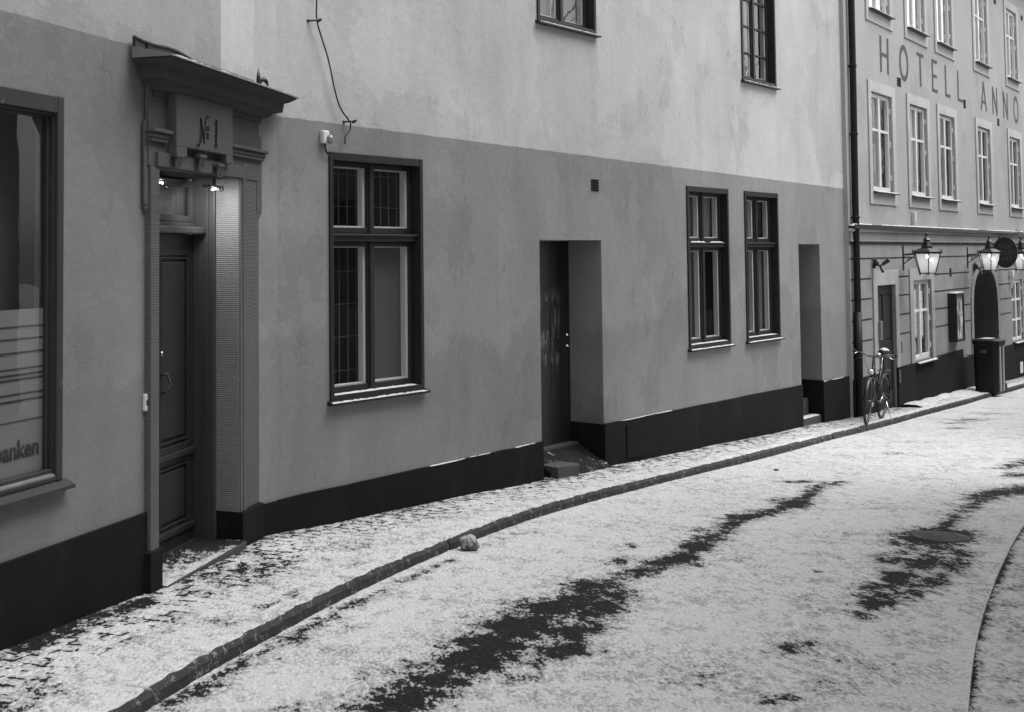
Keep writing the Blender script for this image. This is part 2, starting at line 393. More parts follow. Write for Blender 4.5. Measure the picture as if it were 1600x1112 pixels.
# ---------------------------------------------------------------- wall planes
g = gnd
vpl = 1370.0
pL1 = g(236, 920); pL0 = g(-60, 920 + (920 - 471) / (vpl - 236) * 296)
FL = Frame(pL0, pL1)                       # left building
FD = Frame(g(236, 920), g(399, 841))       # portal bay
FS = Frame(g(399, 841), g(434, 833))       # narrow bay
FM = Frame(g(434, 833), g(1330, 651))      # long wall
hA = g(1333, 652)
FH = Frame(hA, g(1571, 594))               # hotel
# ================================================================ SETTING
KH = 0.08
def smooth_poly(P, n=3):
    for _ in range(n):
        Q = [P[0]]
        for a, b in zip(P[:-1], P[1:]): Q += [a * 0.75 + b * 0.25, a * 0.25 + b * 0.75]
        Q.append(P[-1]); P = Q
    return P
def resample(P, st):
    out = [P[0].copy()]; acc = 0.0
    for a, b in zip(P[:-1], P[1:]):
        L = (b - a).length; d = st - acc
        while d <= L: out.append(a + (b - a) * (d / L)); d += st
        acc = (acc + L) % st if L + acc >= st else acc + L
    return out
kpx = [(227, 1112), (341, 1040), (512, 946), (600, 905), (672, 873), (804, 818), (939, 778), (1046, 752), (1200, 713), (1384, 665), (1476, 640), (1600, 605)]
KP = [gnd(x, y, -KH) for x, y in kpx]
d0 = (KP[0] - KP[1]).normalized(); KP = [KP[0] + d0 * 6] + KP
d1 = (KP[-1] - KP[-2]).normalized(); KP.append(KP[-1] + d1 * 14)
KP = smooth_poly([Vector((p.x, p.y, 0)) for p in KP], 2)
KS = resample(KP, 0.16)
# road sheet with a bare-asphalt attribute
def near_poly_dist(P, x, y):
    best = 9e9
    for a, b in zip(P[:-1], P[1:]):
        dx, dy = b.x - a.x, b.y - a.y; L2 = dx * dx + dy * dy
        t = max(0, min(1, ((x - a.x) * dx + (y - a.y) * dy) / L2)); q = (x - a.x - dx * t) ** 2 + (y - a.y - dy * t) ** 2
        if q < best: best = q
    return math.sqrt(best)
# bare patches: (image x, y, half width px, half height px, strength)
BARE = [(640, 1085, 60, 16, 1), (690, 1062, 65, 20, 1), (745, 1030, 70, 22, 1.1), (770, 1005, 70, 20, 1.1), (815, 975, 65, 22, 1.1), (850, 950, 60, 18, 1.1), (905, 945, 42, 12, .8), (890, 985, 38, 14, .9),
        (870, 1010, 60, 12, .45), (790, 1058, 55, 14, .5), (925, 915, 60, 10, .8), (910, 908, 28, 6, .8), (965, 910, 45, 8, .6), (940, 928, 50, 9, .5), (1030, 880, 34, 9, 1), (1060, 872, 34, 8, 1.1), (1090, 850, 32, 8, 1.1), (1110, 838, 34, 7, 1), (985, 852, 22, 4, .7),
        (975, 876, 45, 8, .5), (1095, 827, 26, 4, .6), (1165, 806, 34, 6, 1), (1190, 800, 30, 5, .9), (1245, 786, 34, 6, 1), (1230, 780, 30, 4, .6), (1260, 752, 36, 3, .8), (1300, 755, 28, 3, .7), (1095, 884, 20, 3, .5), (1010, 940, 18, 4, .5), (850, 1030, 34, 10, .6),
        (1462, 838, 62, 14, 1.5), (1478, 818, 18, 10, .9), (1415, 862, 28, 6, .8), (1400, 876, 40, 8, .8), (1440, 880, 40, 9, 1), (1500, 862, 36, 4, .8), (1400, 898, 30, 8, 1), (1370, 914, 32, 6, .8), (1365, 938, 34, 7, 1), (1405, 936, 22, 5, .6), (1350, 955, 20, 4, .6), (1470, 900, 34, 8, .45),
        (1530, 776, 30, 8, .9), (1560, 768, 34, 7, 1), (1595, 766, 30, 6, 1), (1520, 790, 22, 6, .6), (1590, 742, 30, 5, .7), (1580, 728, 26, 5, .6), (1600, 722, 24, 5, .7),
        (1240, 1008, 30, 5, .8), (1215, 1090, 26, 10, .8), (1290, 955, 26, 5, .6), (1255, 935, 24, 4, .5), (1285, 905, 16, 3, .5), (1270, 892, 16, 3, .5), (1330, 833, 14, 3, .5), (1300, 845, 26, 3, .3),
        (270, 1102, 40, 14, .75), (330, 1072, 34, 9, .6), (400, 1025, 40, 7, .6), (455, 996, 36, 5, .6), (520, 965, 40, 5, .6), (590, 930, 34, 4, .55), (640, 906, 34, 3, .5), (560, 1053, 28, 6, .45), (555, 978, 24, 5, .4), (560, 1018, 24, 5, .35), (475, 1098, 28, 8, .4), (450, 1108, 28, 8, .4), (790, 838, 26, 3, .4), (820, 832, 28, 2.5, .4), (880, 808, 40, 2.5, .3),
        (1520, 655, 40, 2.5, .55), (1495, 660, 24, 2, .5), (1550, 645, 40, 2.2, .45), (1395, 708, 30, 2, .35), (1440, 690, 60, 2.5, .3), (1490, 668, 20, 2, .4), (1150, 880, 60, 16, .12), (1350, 1050, 160, 40, .22), (1420, 985, 60, 24, .25), (600, 1040, 40, 10, .3), (1100, 1060, 120, 30, .12), (1530, 930, 30, 30, .2)]
BW = []
for (x, y, a, b, s) in BARE:
    c = gnd(x, y, -KH); e = gnd(x + a, y, -KH); n = gnd(x, y - b, -KH); q = gnd(x, y + b, -KH)
    BW.append((c.x, c.y, max(0.08, abs(e.x - c.x)), (n - c).x + (c - q).x, (n - c).y + (c - q).y, s, (n - q).length / 2))
TR = [([(600, 1108), (640, 1085), (690, 1060), (750, 1025), (800, 988), (850, 955), (905, 938), (960, 908), (1030, 882), (1080, 862), (1110, 840), (1160, 808), (1200, 801), (1250, 785), (1280, 758), (1320, 751)], [.22, .25, .26, .28, .28, .26, .22, .15, .15, .14, .12, .11, .11, .11, .09, .08], .76),
      ([(870, 1020), (905, 985), (950, 945), (975, 922)], [.14, .16, .14, .1], .8),
      ([(1340, 965), (1368, 938), (1405, 903), (1440, 876), (1470, 850), (1480, 820), (1515, 790), (1550, 772), (1610, 758)], [.08, .13, .15, .18, .18, .10, .10, .15, .18], .64),
      ([(1400, 940), (1470, 900), (1510, 862)], [.1, .14, .1], .62), ([(1230, 1015), (1260, 1003)], [.1, .08], .7),
      ([(265, 1105), (330, 1064), (400, 1022), (470, 985), (550, 944), (640, 902), (700, 876)], [.09, .07, .06, .05, .05, .05, .04], .60)]
TRW = []
for pts, ws, st in TR:
    q = [gnd(x, y, -KH) for x, y in pts]
    TRW += [(a.x, a.y, b.x, b.y, wa, wb_, st) for a, b, wa, wb_ in zip(q[:-1], q[1:], ws[:-1], ws[1:])]
def bare_at(x, y):
    v = 0.0
    for (ax, ay, bx_, by_, wa, wb_, st) in TRW:
        if x < min(ax, bx_) - .6 or x > max(ax, bx_) + .6 or y < min(ay, by_) - .6 or y > max(ay, by_) + .6: continue
        dx, dy = bx_ - ax, by_ - ay; t = max(0, min(1, ((x - ax) * dx + (y - ay) * dy) / (dx * dx + dy * dy)))
        d = math.hypot(x - ax - dx * t, y - ay - dy * t) / ((wa + (wb_ - wa) * t) * .8)
        if d < 2.2: v = max(v, st * math.exp(-d ** 2 * .7))
    for (cx, cy, ax, vx, vy, s, ln) in BW:
        # skewed ellipse: axes = (ax,0) and half the view-direction vector
        hx, hy = vx / 2, vy / 2
        b = (y - cy) / hy if abs(hy) > 1e-6 else 9e9
        if abs(b) > 1.8: continue
        a = (x - cx - b * hx) / ax; r = a * a + b * b
        if r < 3.2: v = max(v, s * math.exp(-r * 1.0))
    return v
bm = B(); X0, X1, Y0, Y1, CS = -3.2, 22.0, 5.2, 34.0, 0.10
nx, ny = int((X1 - X0) / CS), int((Y1 - Y0) / CS); lay = bm.verts.layers.float.new('bare'); grid = []
for j in range(ny + 1):
    row = []
    for i in range(nx + 1):
        x, y = X0 + i * CS, Y0 + j * CS
        v = bm.verts.new((x, y, gz(y, -KH) + 0.004 * math.sin(x * 1.3 + y * .7))); v[lay] = bare_at(x, y) if x < 0.62 * y + 1 else 0.0; row.append(v)
    grid.append(row)
for j in range(ny):
    for i in range(nx): bm.faces.new((grid[j][i], grid[j][i + 1], grid[j + 1][i + 1], grid[j + 1][i]))
def snowroad(name, kind):
    m = NT(name, 0.7, 0.3); p = m.pos()
    a = m.attr('bare')
    n1 = m.noise(p, 2.3, 6, 0.7); n2 = m.noise(m.map(p, (1, .62, 1), loc=(5, 1, 0)), 12, 5, 0.65); n3 = m.noise(m.map(p, (1, .5, 1), loc=(1, 8, 0)), 50, 4, 0.7)
    n4 = m.noise(m.map(p, (1, .4, 1), loc=(4, 8, 0)), 120, 2, 0.7)
    c1 = m.step(n1, .30, .70); c2 = m.step(n2, .36, .64); c3 = m.step(n3, .38, .62)
    big = m.noise(m.map(p, loc=(2, 2, 0)), 0.45, 3, 0.5)
    t = m.ma('ADD', m.ma('MULTIPLY', c1, 0.24), m.ma('ADD', m.ma('MULTIPLY', c2, 0.32), m.ma('MULTIPLY', c3, 0.26)))
    t = m.ma('ADD', t, m.ma('MULTIPLY', m.ma('SUBTRACT', big, 0.5), 0.25))
    t = m.ma('ADD', t, m.ma('MULTIPLY', a, 0.74))
    if kind == 'walk':
        uv = m.gen(); ux = m.xyz(uv)
        wd_ = m.attr('wd')
        # cobbles against the wall, larger setts towards the kerb
        nz = m.t.nodes.new('ShaderNodeTexNoise'); m.L(uv, nz.inputs['Vector']); nz.inputs['Scale'].default_value = 5; nz.inputs['Detail'].default_value = 5
        s0 = m.t.nodes.new('ShaderNodeVectorMath'); s0.operation = 'SCALE'; m.L(nz.outputs[1], s0.inputs[0]); s0.inputs['Scale'].default_value = .13
        wv = m.t.nodes.new('ShaderNodeVectorMath'); m.L(m.map(uv, (1, 1, 1), rot=(0, 0, R(90))), wv.inputs[0]); m.L(s0.outputs[0], wv.inputs[1])
        br = m.t.nodes.new('ShaderNodeTexBrick'); m.L(wv.outputs[0], br.inputs['Vector'])
        br.inputs['Scale'].default_value = 1.0; br.inputs['Brick Width'].default_value = 0.17; br.inputs['Row Height'].default_value = 0.115
        br.inputs['Mortar Size'].default_value = 0.02; br.inputs['Mortar Smooth'].default_value = 1.0; br.inputs['Bias'].default_value = 0
        joint = br.outputs['Fac']
        near = m.step(wd_, 0.30, 0.75, 1.0, 0.0)
        t = m.ma('ADD', t, m.ma('MULTIPLY', m.ma('MULTIPLY', joint, m.step(n2, 0.42, 0.58, 0.0, 1.0)), m.ma('ADD', m.ma('MULTIPLY', near, 0.55), 0.03)))
        t = m.ma('ADD', t, m.step(wd_, 0.10, 0.30, 0.2, 0.0))
    th = {'road': .77, 'walk': .74, 'ramp': .14}[kind]
    bare = m.step(t, th, th + 0.04)
    thin = m.step(t, th - 0.42, th + 0.0)
    asph = m.ma('MULTIPLY', 0.013, m.ma('ADD', 0.2, m.ma('ADD', c3, m.ma('MULTIPLY', n4, 0.8))))
    sn = m.ma('MULTIPLY', 0.66, m.ma('SUBTRACT', 1.0, m.ma('MULTIPLY', thin, 0.46)))
    sn = m.ma('MULTIPLY', sn, m.ma('ADD', 0.62, m.ma('ADD', m.ma('MULTIPLY', n4, 0.5), m.ma('MULTIPLY', c3, -.12))))
    m.color(m.mix(bare, sn, asph))
    h = m.ma('SUBTRACT', m.ma('MULTIPLY', m.ma('SUBTRACT', 1.0, bare), 0.8), m.ma('MULTIPLY', t, 1.0))
    m.bump(h, 0.8, 0.02)
    m.L(m.mix(bare, 0.8, 0.72), m.b.inputs['Roughness']); m.L(m.mix(bare, 0.3, 0.12), m.b.inputs['Specular IOR Level'])
    return m.m
M['road'] = snowroad('snowy_asphalt', 'road'); M['walk'] = snowroad('snowy_cobbles', 'walk'); M['ramp'] = snowroad('thin_snow_on_stone', 'ramp')
struct('road', bm, 'road', smooth=True, recalc=False)
# wide ground under everything
bm = B()
def gq(x0, x1, y0, y1, h): poly(bm, [(x0, y0, gz(y0, h)), (x1, y0, gz(y0, h)), (x1, y1, gz(y1, h)), (x0, y1, gz(y1, h))])
gq(-300, 300, -300, 300, -KH - 0.02)
struct('ground', bm, 'road', recalc=False)
# wall base polyline (street side)
WP = [FL.pt(-8, 0), FL.pt(FL.U(236, 920), 0), FD.pt(0, 0, 0), FD.pt(FD.L, 0), FS.pt(FS.L, 0), FM.pt(FM.L, 0), FH.pt(0, 0), FH.pt(22, 0)]
WP = [Vector((p.x, p.y, 0)) for p in WP]
def hit_wall(p, n):
    best = None
    for a, b in zip(WP[:-1], WP[1:]):
        e = b - a; den = n.x * e.y - n.y * e.x
        if abs(den) < 1e-9: continue
        w = a - p; t = (w.x * e.y - w.y * e.x) / den; s = (w.x * n.y - w.y * n.x) / den
        if -0.02 <= s <= 1.02 and t > 0 and (best is None or t < best): best = t
    return best
bm = B(); lw = bm.verts.layers.float.new('wd'); lb = bm.verts.layers.float.new('bare'); uvl = bm.loops.layers.uv.new('UVMap')
NA = 22; prev = None; lastd = 1.0; sdist = 0
KI = 0.15   # kerb stone width
wbare = [(g(x, y), r, s) for x, y, r, s in ((395, 868, .16, .5), (420, 880, .2, .6), (380, 895, .2, .55), (440, 890, .14, .5), (350, 905, .14, .4), (400, 905, .15, .45), (300, 925, .12, .35), (225, 940, .12, .4),
         (250, 985, .1, .35), (420, 948, .14, .6), (455, 935, .1, .45), (180, 945, .16, .5), (30, 1000, .18, .6), (60, 990, .16, .5), (110, 975, .2, .4), (140, 955, .2, .4), (280, 980, .1, .4), (350, 970, .1, .45), (50, 1078, .16, .35), (880, 730, .12, .4), (930, 728, .3, .3), (20, 1105, .14, .4), (560, 850, .18, .3), (660, 800, .3, .25))]
for i, k in enumerate(KS):
    t = (KS[min(i + 1, len(KS) - 1)] - KS[max(i - 1, 0)]).normalized(); n = Vector((-t.y, t.x, 0))
    d = hit_wall(k, n)
    d = lastd if d is None or d > lastd * 1.6 + .3 else d
    lastd = d; row = []
    for a in range(NA + 1):
        q = KI - 0.005 + (d + 0.10 - KI) * a / NA; p = k + n * q
        v = bm.verts.new((p.x, p.y, gz(p.y) + 0.006 * math.sin(p.x * 3 + p.y * 2) * math.sin(p.y * 1.7) + 0.004)); v[lw] = max(0, d - q)
        v[lb] = max([s * math.exp(-((p.x - c.x) ** 2 + (p.y - c.y) ** 2) / (r * r)) for c, r, s in wbare]); row.append(((sdist, q), v))
    if prev:
        for a in range(NA):
            f = bm.faces.new((prev[a][1], row[a][1], row[a + 1][1], prev[a + 1][1]))
            for l, uvv in zip(f.loops, (prev[a][0], row[a][0], row[a + 1][0], prev[a + 1][0])): l[uvl].uv = uvv
    prev = row; sdist += 0.16
struct('sidewalk', bm, 'walk', smooth=True, recalc=False)
# kerb stones
bm = B(); ksn = B(); KF = resample(KP, 0.04); rnd = random.Random(3); i = 0
lens = []
def kerb_run(P, width, top, bms, snowbm, seed, rise=0.0, chip=0.012):
    rnd = random.Random(seed); i = 0; n = len(P); ps = None
    while i < n - 8:
        L = int(rnd.uniform(13, 24)); j = min(n - 1, i + L); off = rnd.uniform(-.006, .006); dz = rnd.uniform(-.004, .004); pr = None
        js = rnd.random() * 9
        for q in range(i, j):
            t = (P[min(q + 1, n - 1)] - P[max(q - 1, 0)]).normalized(); nn = Vector((-t.y, t.x, 0)); p = P[q]
            e = 0.007 if q in (i, j - 1) else 0.0
            w = chip * (math.sin(q * .9 + js) * .3 + rnd.uniform(-.25, .25)); tz = gz(p.y) + top + dz - e + rnd.uniform(-.002, .002)
            sec = [p + nn * (off + e * .6 + w * .5), p + nn * (off + e + .004 + w), p + nn * (off + .022 + e + abs(w)), p + nn * (width * .5), p + nn * (width + .004)]
            zz = [gz(p.y, -KH - .05), tz - .028, tz - .003, tz, tz - .002]
            ring = [bms.verts.new((a.x, a.y, z)) for a, z in zip(sec, zz)]
            if pr:
                for a in range(4): bms.faces.new((pr[a], ring[a], ring[a + 1], pr[a + 1]))
            else: bms.faces.new(ring + [bms.verts.new((sec[4].x, sec[4].y, zz[0]))])
            pr = ring
            ed = 0.038 + 0.010 * math.sin(q * .21 + 2) * math.sin(q * .67) + rnd.uniform(-.009, .009)
            h = .004 + .002 * math.sin(q * .3)
            ss = [p + nn * ed, p + nn * (ed + .008), p + nn * (width + .01)]
            rs = [snowbm.verts.new((a.x, a.y, z)) for a, z in zip(ss, (tz - .002, tz + h, tz + h))]
            if ps:
                for a in range(2): snowbm.faces.new((ps[a], rs[a], rs[a + 1], ps[a + 1]))
            ps = rs
        bms.faces.new(pr + [bms.verts.new((sec[4].x, sec[4].y, zz[0]))])
        i = j - 1
kerb_run(KF, KI, 0.004, bm, ksn, 3)
struct('kerb', bm, 'kerb', smooth=False)
struct('kerb_snow', ksn, 'road', smooth=True)
# right-hand pavement with a low lip
rpx = [(1700, 740), (1640, 775), (1600, 813), (1584, 837), (1563, 876), (1540, 931), (1522, 989), (1513, 1042), (1506, 1112), (1500, 1200)]
RP = smooth_poly([Vector((p.x, p.y, 0)) for p in (gnd(x, y, -KH + .03) for x, y in rpx)], 2)
RP = [RP[0] + (RP[0] - RP[1]).normalized() * 12] + RP + [RP[-1] + (RP[-1] - RP[-2]).normalized() * 8]
RS = resample(RP, 0.10)
bm = B(); prev = None
for q, p in enumerate(RS):
    t = (RS[min(q + 1, len(RS) - 1)] - RS[max(q - 1, 0)]).normalized(); nn = Vector((-t.y, t.x, 0))  # heading to camera: left of travel is +x side
    tz = gz(p.y, -KH) + .025 + .003 * math.sin(q * .5); sec = [(0, -.04), (.004, 0), (.016, 0.001), (.019, -.05)]
    ring = [bm.verts.new((p.x + nn.x * a, p.y + nn.y * a, tz + z)) for a, z in sec]
    if prev:
        for a in range(3): bm.faces.new((prev[a], ring[a], ring[a + 1], prev[a + 1]))
    prev = ring
struct('right_kerb', bm, 'road', smooth=False)
bm = B(); lw = bm.verts.layers.float.new('wd'); lb = bm.verts.layers.float.new('bare'); uvl = bm.loops.layers.uv.new('UVMap'); prev = None
cob = [g(x, y) for x, y in ((1587, 722 + 150), (1590, 900), (1580, 930), (1575, 960), (1580, 985), (1575, 1010), (1580, 1035), (1590, 1075), (1590, 1105))]
for q, p in enumerate(RS):
    t = (RS[min(q + 1, len(RS) - 1)] - RS[max(q - 1, 0)]).normalized(); nn = Vector((-t.y, t.x, 0)); row = []
    for a in [0.018, .05, .08, .12, .17, .22, .28, .34, .4, .5, .6, .7, .8, 1.0, 1.3, 1.8, 2.6]:
        c = p + nn * a; v = bm.verts.new((c.x, c.y, gz(c.y, -KH) + 0.008 + .012 * min(1, a / .3))); v[lw] = 1.0 if a < .35 or a > .5 else .55
        v[lb] = .8 * math.exp(-((a - .015) / .035) ** 2) * (.75 + .35 * math.sin(q * .33) * math.sin(q * .11 + 1)) + max([.25 * math.exp(-((c.x - k.x) ** 2 + (c.y - k.y) ** 2) / .02) for k in cob]); row.append(((q * .1, a), v))
    if prev:
        for a in range(16):
            f = bm.faces.new((prev[a][1], row[a][1], row[a + 1][1], prev[a + 1][1]))
            for l, uvv in zip(f.loops, (prev[a][0], row[a][0], row[a + 1][0], prev[a + 1][0])): l[uvl].uv = uvv
    prev = row
struct('right_pavement', bm, 'walk', smooth=True, recalc=True)

# ================================================================ WINDOWS
def dark_window(bld, fr, u0, u1, z0, z1, ztr, kind='casement', name_seed=0, lower_blind=False, grille=False, cross=None, transom_snow=False, mat='frame_dark', curtain=None, single=False):
    """two-light window in a deep dark casing, white inner sashes"""
    MW = fr.M @ T((u0, 0, z0)); w, h = u1 - u0, z1 - z0
    bm = B(); D = 0.08
    cw = 0.045; ct = 0.07; cb = 0.05
    frame_ring(bm, 0, w, 0, h, -0.018, 0.20, cw, cw, ct, cb)
    win = part('window', bm, mat, bld, MW)
    mu = w * 0.5
    zones = []
    if ztr is not None:
        zt = ztr - z0
        tb = B(); box(tb, cw, w - cw, D - 0.055, 0.20, zt - 0.035, zt + 0.035, 0.008); box(tb, cw, w - cw, D - 0.075, D - .05, zt + 0.012, zt + 0.03, 0.004)
        part('transom', tb, mat, win, MW)
        zones = [(cb, zt - 0.036), (zt + 0.036, h - ct)]
    else: zones = [(cb, h - ct)]
    for zi, (a, b) in enumerate(zones):
        for s in (0, 1):
            x0 = cw if s == 0 else mu + 0.003; x1 = mu - 0.003 if s == 0 else w - cw
            sb = B(); st = 0.042
            frame_ring(sb, x0, x1, a, b, D, D + 0.045, st, st, st, st + 0.012, 0.006)
            if cross:
                for c in cross: 
                    zc = a + (b - a) * c; box(sb, x0 + st, x1 - st, D + .004, D + .04, zc - .011, zc + .011)
            if s == 0 : box(sb, mu - 0.028, mu + 0.03, D - 0.018, D + 0.01, a + .002, b - .002, 0.006)
            sash = part('sash', sb, mat, win, MW)
            ib = B(); y0, y1 = D + 0.030, D + 0.09; t = 0.02
            frame_ring(ib, x0 + st - .02, x1 - st + .02, a + st + .0, b - st + .004, y0, y1, t, 0.052, t * .6, .026, 0.002)
            part('inner_sash', ib, 'inner_white', win, MW)
            pb = B(); poly(pb, [(x0 + st, D + .025, a + st), (x1 - st, D + .025, a + st), (x1 - st, D + .025, b - st), (x0 + st, D + .025, b - st)])
            part('pane', pb, 'glass', win, MW, recalc=False)
            cx0, cx1 = x0 + st, x1 - st
            if lower_blind and s == 1 and zi == 0:
                cb_ = B(); box(cb_, cx0 - .02, cx1 + .03, y1 + .004, y1 + .012, a + st - .03, b - st + .03); part('blind', cb_, 'blind', win, MW)
            elif curtain and curtain[zi * 2 + s if zi * 2 + s < len(curtain) else 0]:
                cc = B(); n = 26; pr = None
                for k in range(n + 1):
                    xx = cx0 - .03 + (cx1 - cx0 + .06) * k / n; yy = y1 + .03 + .014 * math.sin(k * 1.9 + name_seed)
                    r = (cc.verts.new((xx, yy, a)), cc.verts.new((xx, yy, b)))
                    if pr: cc.faces.new((pr[0], r[0], r[1], pr[1]))
                    pr = r
                part('curtain', cc, 'curtain_dark', win, MW, smooth=True)
    if grille:
        gb = B(); yg = D + .15
        for x in [cw + .10 + .115 * k for k in range(int((w - .2) / .115) + 1)]: box(gb, x - .0035, x + .0035, yg - .005, yg + .005, .05, h - .08)
        for z in [.22 + .29 * k for k in range(int((h - .3) / .29) + 1)]: box(gb, .04, w - .04, yg + .006, yg + .014, z - .0035, z + .0035)
        part('security_grille', gb, 'grille', win, MW)
    rb = B(); box(rb, -.06, w + .06, .195, .62, -.04, h + .04)
    rb.faces.ensure_lookup_table()
    bmesh.ops.delete(rb, geom=[f for f in rb.faces if abs(f.calc_center_median().y - .195) < 1e-3], context='FACES_ONLY')
    part('interior', rb, 'dark_room', win, MW)
    # sloping outer sill with snow
    s = B(); e = 0.03; yy = -0.062
    prism(s, [(-e, yy, -.030), (-e, yy, -.012), (-e, .0, .008), (-e, .0, -.030)], (w + 2 * e, 0, 0))
    part('sill', s, mat, win, MW)
    s = B(); snow_strip(s, 0.005 - e, w + e - .01, yy + .002, -.004, -.011, .010, seed=name_seed)
    part('snow_layer', s, 'snow', win, MW, smooth=True)
    if transom_snow != 'none': s2 = B(); snow_strip(s2, cw + .004, w - cw - .02, -.010, D - .004, cb - .004, .010, seed=name_seed + 5)
    if transom_snow != 'none': part('snow_layer', s2, 'snow', win, MW, smooth=True)
    if transom_snow is True:
        s2 = B(); snow_strip(s2, cw + .10, w * .46, D - .078, D - .055, zt + .03, .016, seed=1); part('snow_layer', s2, 'snow', win, MW, smooth=True); s2 = B(); snow_strip(s2, w * .56, w - cw - .08, D - .078, D - .055, zt + .03, .014, seed=2); part('snow_layer', s2, 'snow', win, MW, smooth=True)
    return win
M['grille'] = paint('grey_grille', 0.10, 0.5, 0.4, 0.1, 20)

# ================================================================ MAIN BUILDING
ZTOP = 7.6
MBASE = FM.pt(0, FM.gr(0))
main = thing('plaster_house', 'long two-tone plaster house with dark plinth and recessed doors, between bank window and hotel', 'building', T(MBASE))
MZT = 2.9
M['wall_main'] = plaster('main_wall_plaster', 0.22, 0.43, 2.975, 0.0117, 0.42)
M['wall_strip'] = plaster('narrow_bay_plaster', 0.24, 0.44, 2.99, 0.0, 0.4)
M['wall_portal'] = plaster('portal_bay_plaster', 0.22, None, 99, 0, 0.45)
M['wall_portal2'] = plaster('portal_bay_upper', 0.30, None, 99, 0, 0.35)
M['wall_left'] = plaster('left_wall_plaster', 0.185, 0.31, 3.20, 0.0, 0.38)
# window rectangles
W1 = FM.rect((513, 237.5), (658, 249.5), (515, 627), (662, 607))
W2 = FM.rect((1071, 290), (1136.5, 296.5), (1077, 548), (1141, 536))
W3 = FM.rect((1161.5, 298.5), (1213.5, 302.8), (1167, 536), (1219, 525.5))
uu0 = (FM.U(838, 8) + FM.U(839, 24)) / 2; uu1 = FM.U(930, 40); uz0 = (FM.Z(839, 34) + FM.Z(933, 55)) / 2
UW1 = (uu0, uu1, uz0, uz0 + 2.0)
uu0 = FM.U(1157.7, 60); uu1 = FM.U(1211, 90); uz0 = (FM.Z(1159, 124) + FM.Z(1214, 140)) / 2
UW2 = (uu0, uu1, uz0, uz0 + 2.0)
D2 = (FM.U(845, 560), FM.U(942, 560), FM.gr(4.5) - .3, FM.Z(890, 375.5))
D3 = (FM.U(1250, 500), FM.U(1283, 500), FM.gr(11) - .3, FM.Z(1263, 382))
holes = [W + (0.20,) for W in (W1, W2, W3, UW1, UW2)] + [D2 + (0.47,), D3 + (0.42,)]
bm = B(); wall_sheet(bm, 0, FM.L, -1.5, ZTOP, holes)
# end return and top
poly(bm, [(FM.L, 0, -1.5), (FM.L, 3, -1.5), (FM.L, 3, ZTOP), (FM.L, 0, ZTOP)]); poly(bm, [(0, 0, ZTOP), (FM.L, 0, ZTOP), (FM.L, 3, ZTOP), (0, 3, ZTOP)])
part('wall', bm, 'wall_main', main, FM.M, recalc=False)
bm = B(); wall_sheet(bm, 0, FS.L, -1.2, ZTOP, [])
part('wall', bm, 'wall_strip', main, FS.M, recalc=False, label='narrow lighter strip of plaster wall right of the portal')
# plinth: follows the ground at its foot, level on top
def plinth(fr, u0, u1, zt, par, proud=0.022, y1=0.0, snow=False, seed=0):
    bm = B(); n = max(2, int((u1 - u0) / .25)); r = random.Random(seed)
    top = []; 
    for k in range(n + 1):
        u = u0 + (u1 - u0) * k / n; top.append((u, zt(u) + r.uniform(-.004, .004)))
    pts = [(u0, -proud, -2.0)] + [(u1, -proud, -2.0)] + [(u, -proud, z) for u, z in top[::-1]]
    prism(bm, pts, (0, proud + y1 - .001, 0))
    o = part('plinth', bm, 'plinth', par, fr.M)
    if snow:
        for (a, b) in snow:
            s = B(); snow_strip(s, a, b, -proud, -.001, zt((a + b) / 2) - .004, .008, seed=seed); part('snow_layer', s, 'snow', par, fr.M, smooth=True)
    return o
zp = lambda u: -0.122 + 0.004 * u
z_at = lambda x, y: FM.Z(x, y)
plinth(FM, 0.0, D2[0], lambda u: z_at(440, 778) + (z_at(849, 688) - z_at(440, 778)) * u / D2[0], main, snow=[(D2[0] - 1.9, D2[0] - .9), (D2[0] - .5, D2[0] - .1)], seed=1)
plinth(FM, D2[1], D3[0], lambda u: z_at(946, 661) + (z_at(1252, 600) - z_at(946, 661)) * (u - D2[1]) / (D3[0] - D2[1]), main, snow=[(D2[1] + .25, D2[1] + 1.6)], seed=2)
plinth(FM, D3[1], FM.L, lambda u: z_at(1300, 592) + 0 * u, main, snow=[(D3[1] + .02, D3[1] + .2), (FM.L - .8, FM.L - .3)], seed=3)
plinth(FS, -.02, FS.L + .01, lambda u: FS.Z(415, 785), main, seed=4)
# plinth on the recess reveals
for Dd, zt, dep in ((D2, z_at(946, 661), .45), (D3, z_at(1290, 592), .4)):
    bm = B(); box(bm, Dd[1] - 0.012, Dd[1] + .001, -.021, dep, -2, zt - .004); part('plinth', bm, 'plinth', main, FM.M)
# access panel on the plinth right of the recess
bm = B(); a, b = FM.U(976, 680), FM.U(1002, 680); box(bm, a, b, -.036, -.0225, FM.Z(990, 712), FM.Z(990, 659), .003); part('access_panel', bm, 'plinth', main, FM.M)

dark_window(main, FM, *W1, ztr=FM.Z(588, 372), name_seed=1, lower_blind=True, grille=True)
w2 = dark_window(main, FM, *W2, ztr=FM.Z(1107, 383), name_seed=2, transom_snow=True, curtain=[1, 0, 1, 1])
dark_window(main, FM, *W3, ztr=FM.Z(1190, 383), name_seed=3, curtain=[0, 1, 1, 0])
dark_window(main, FM, *UW1, ztr=None, name_seed=4, transom_snow='none', cross=None, mat='frame_mid', curtain=[1, 1])
dark_window(main, FM, *UW2, ztr=None, name_seed=5, transom_snow='none', cross=[.2, .4, .6, .8], mat='frame_mid', curtain=[1, 0])

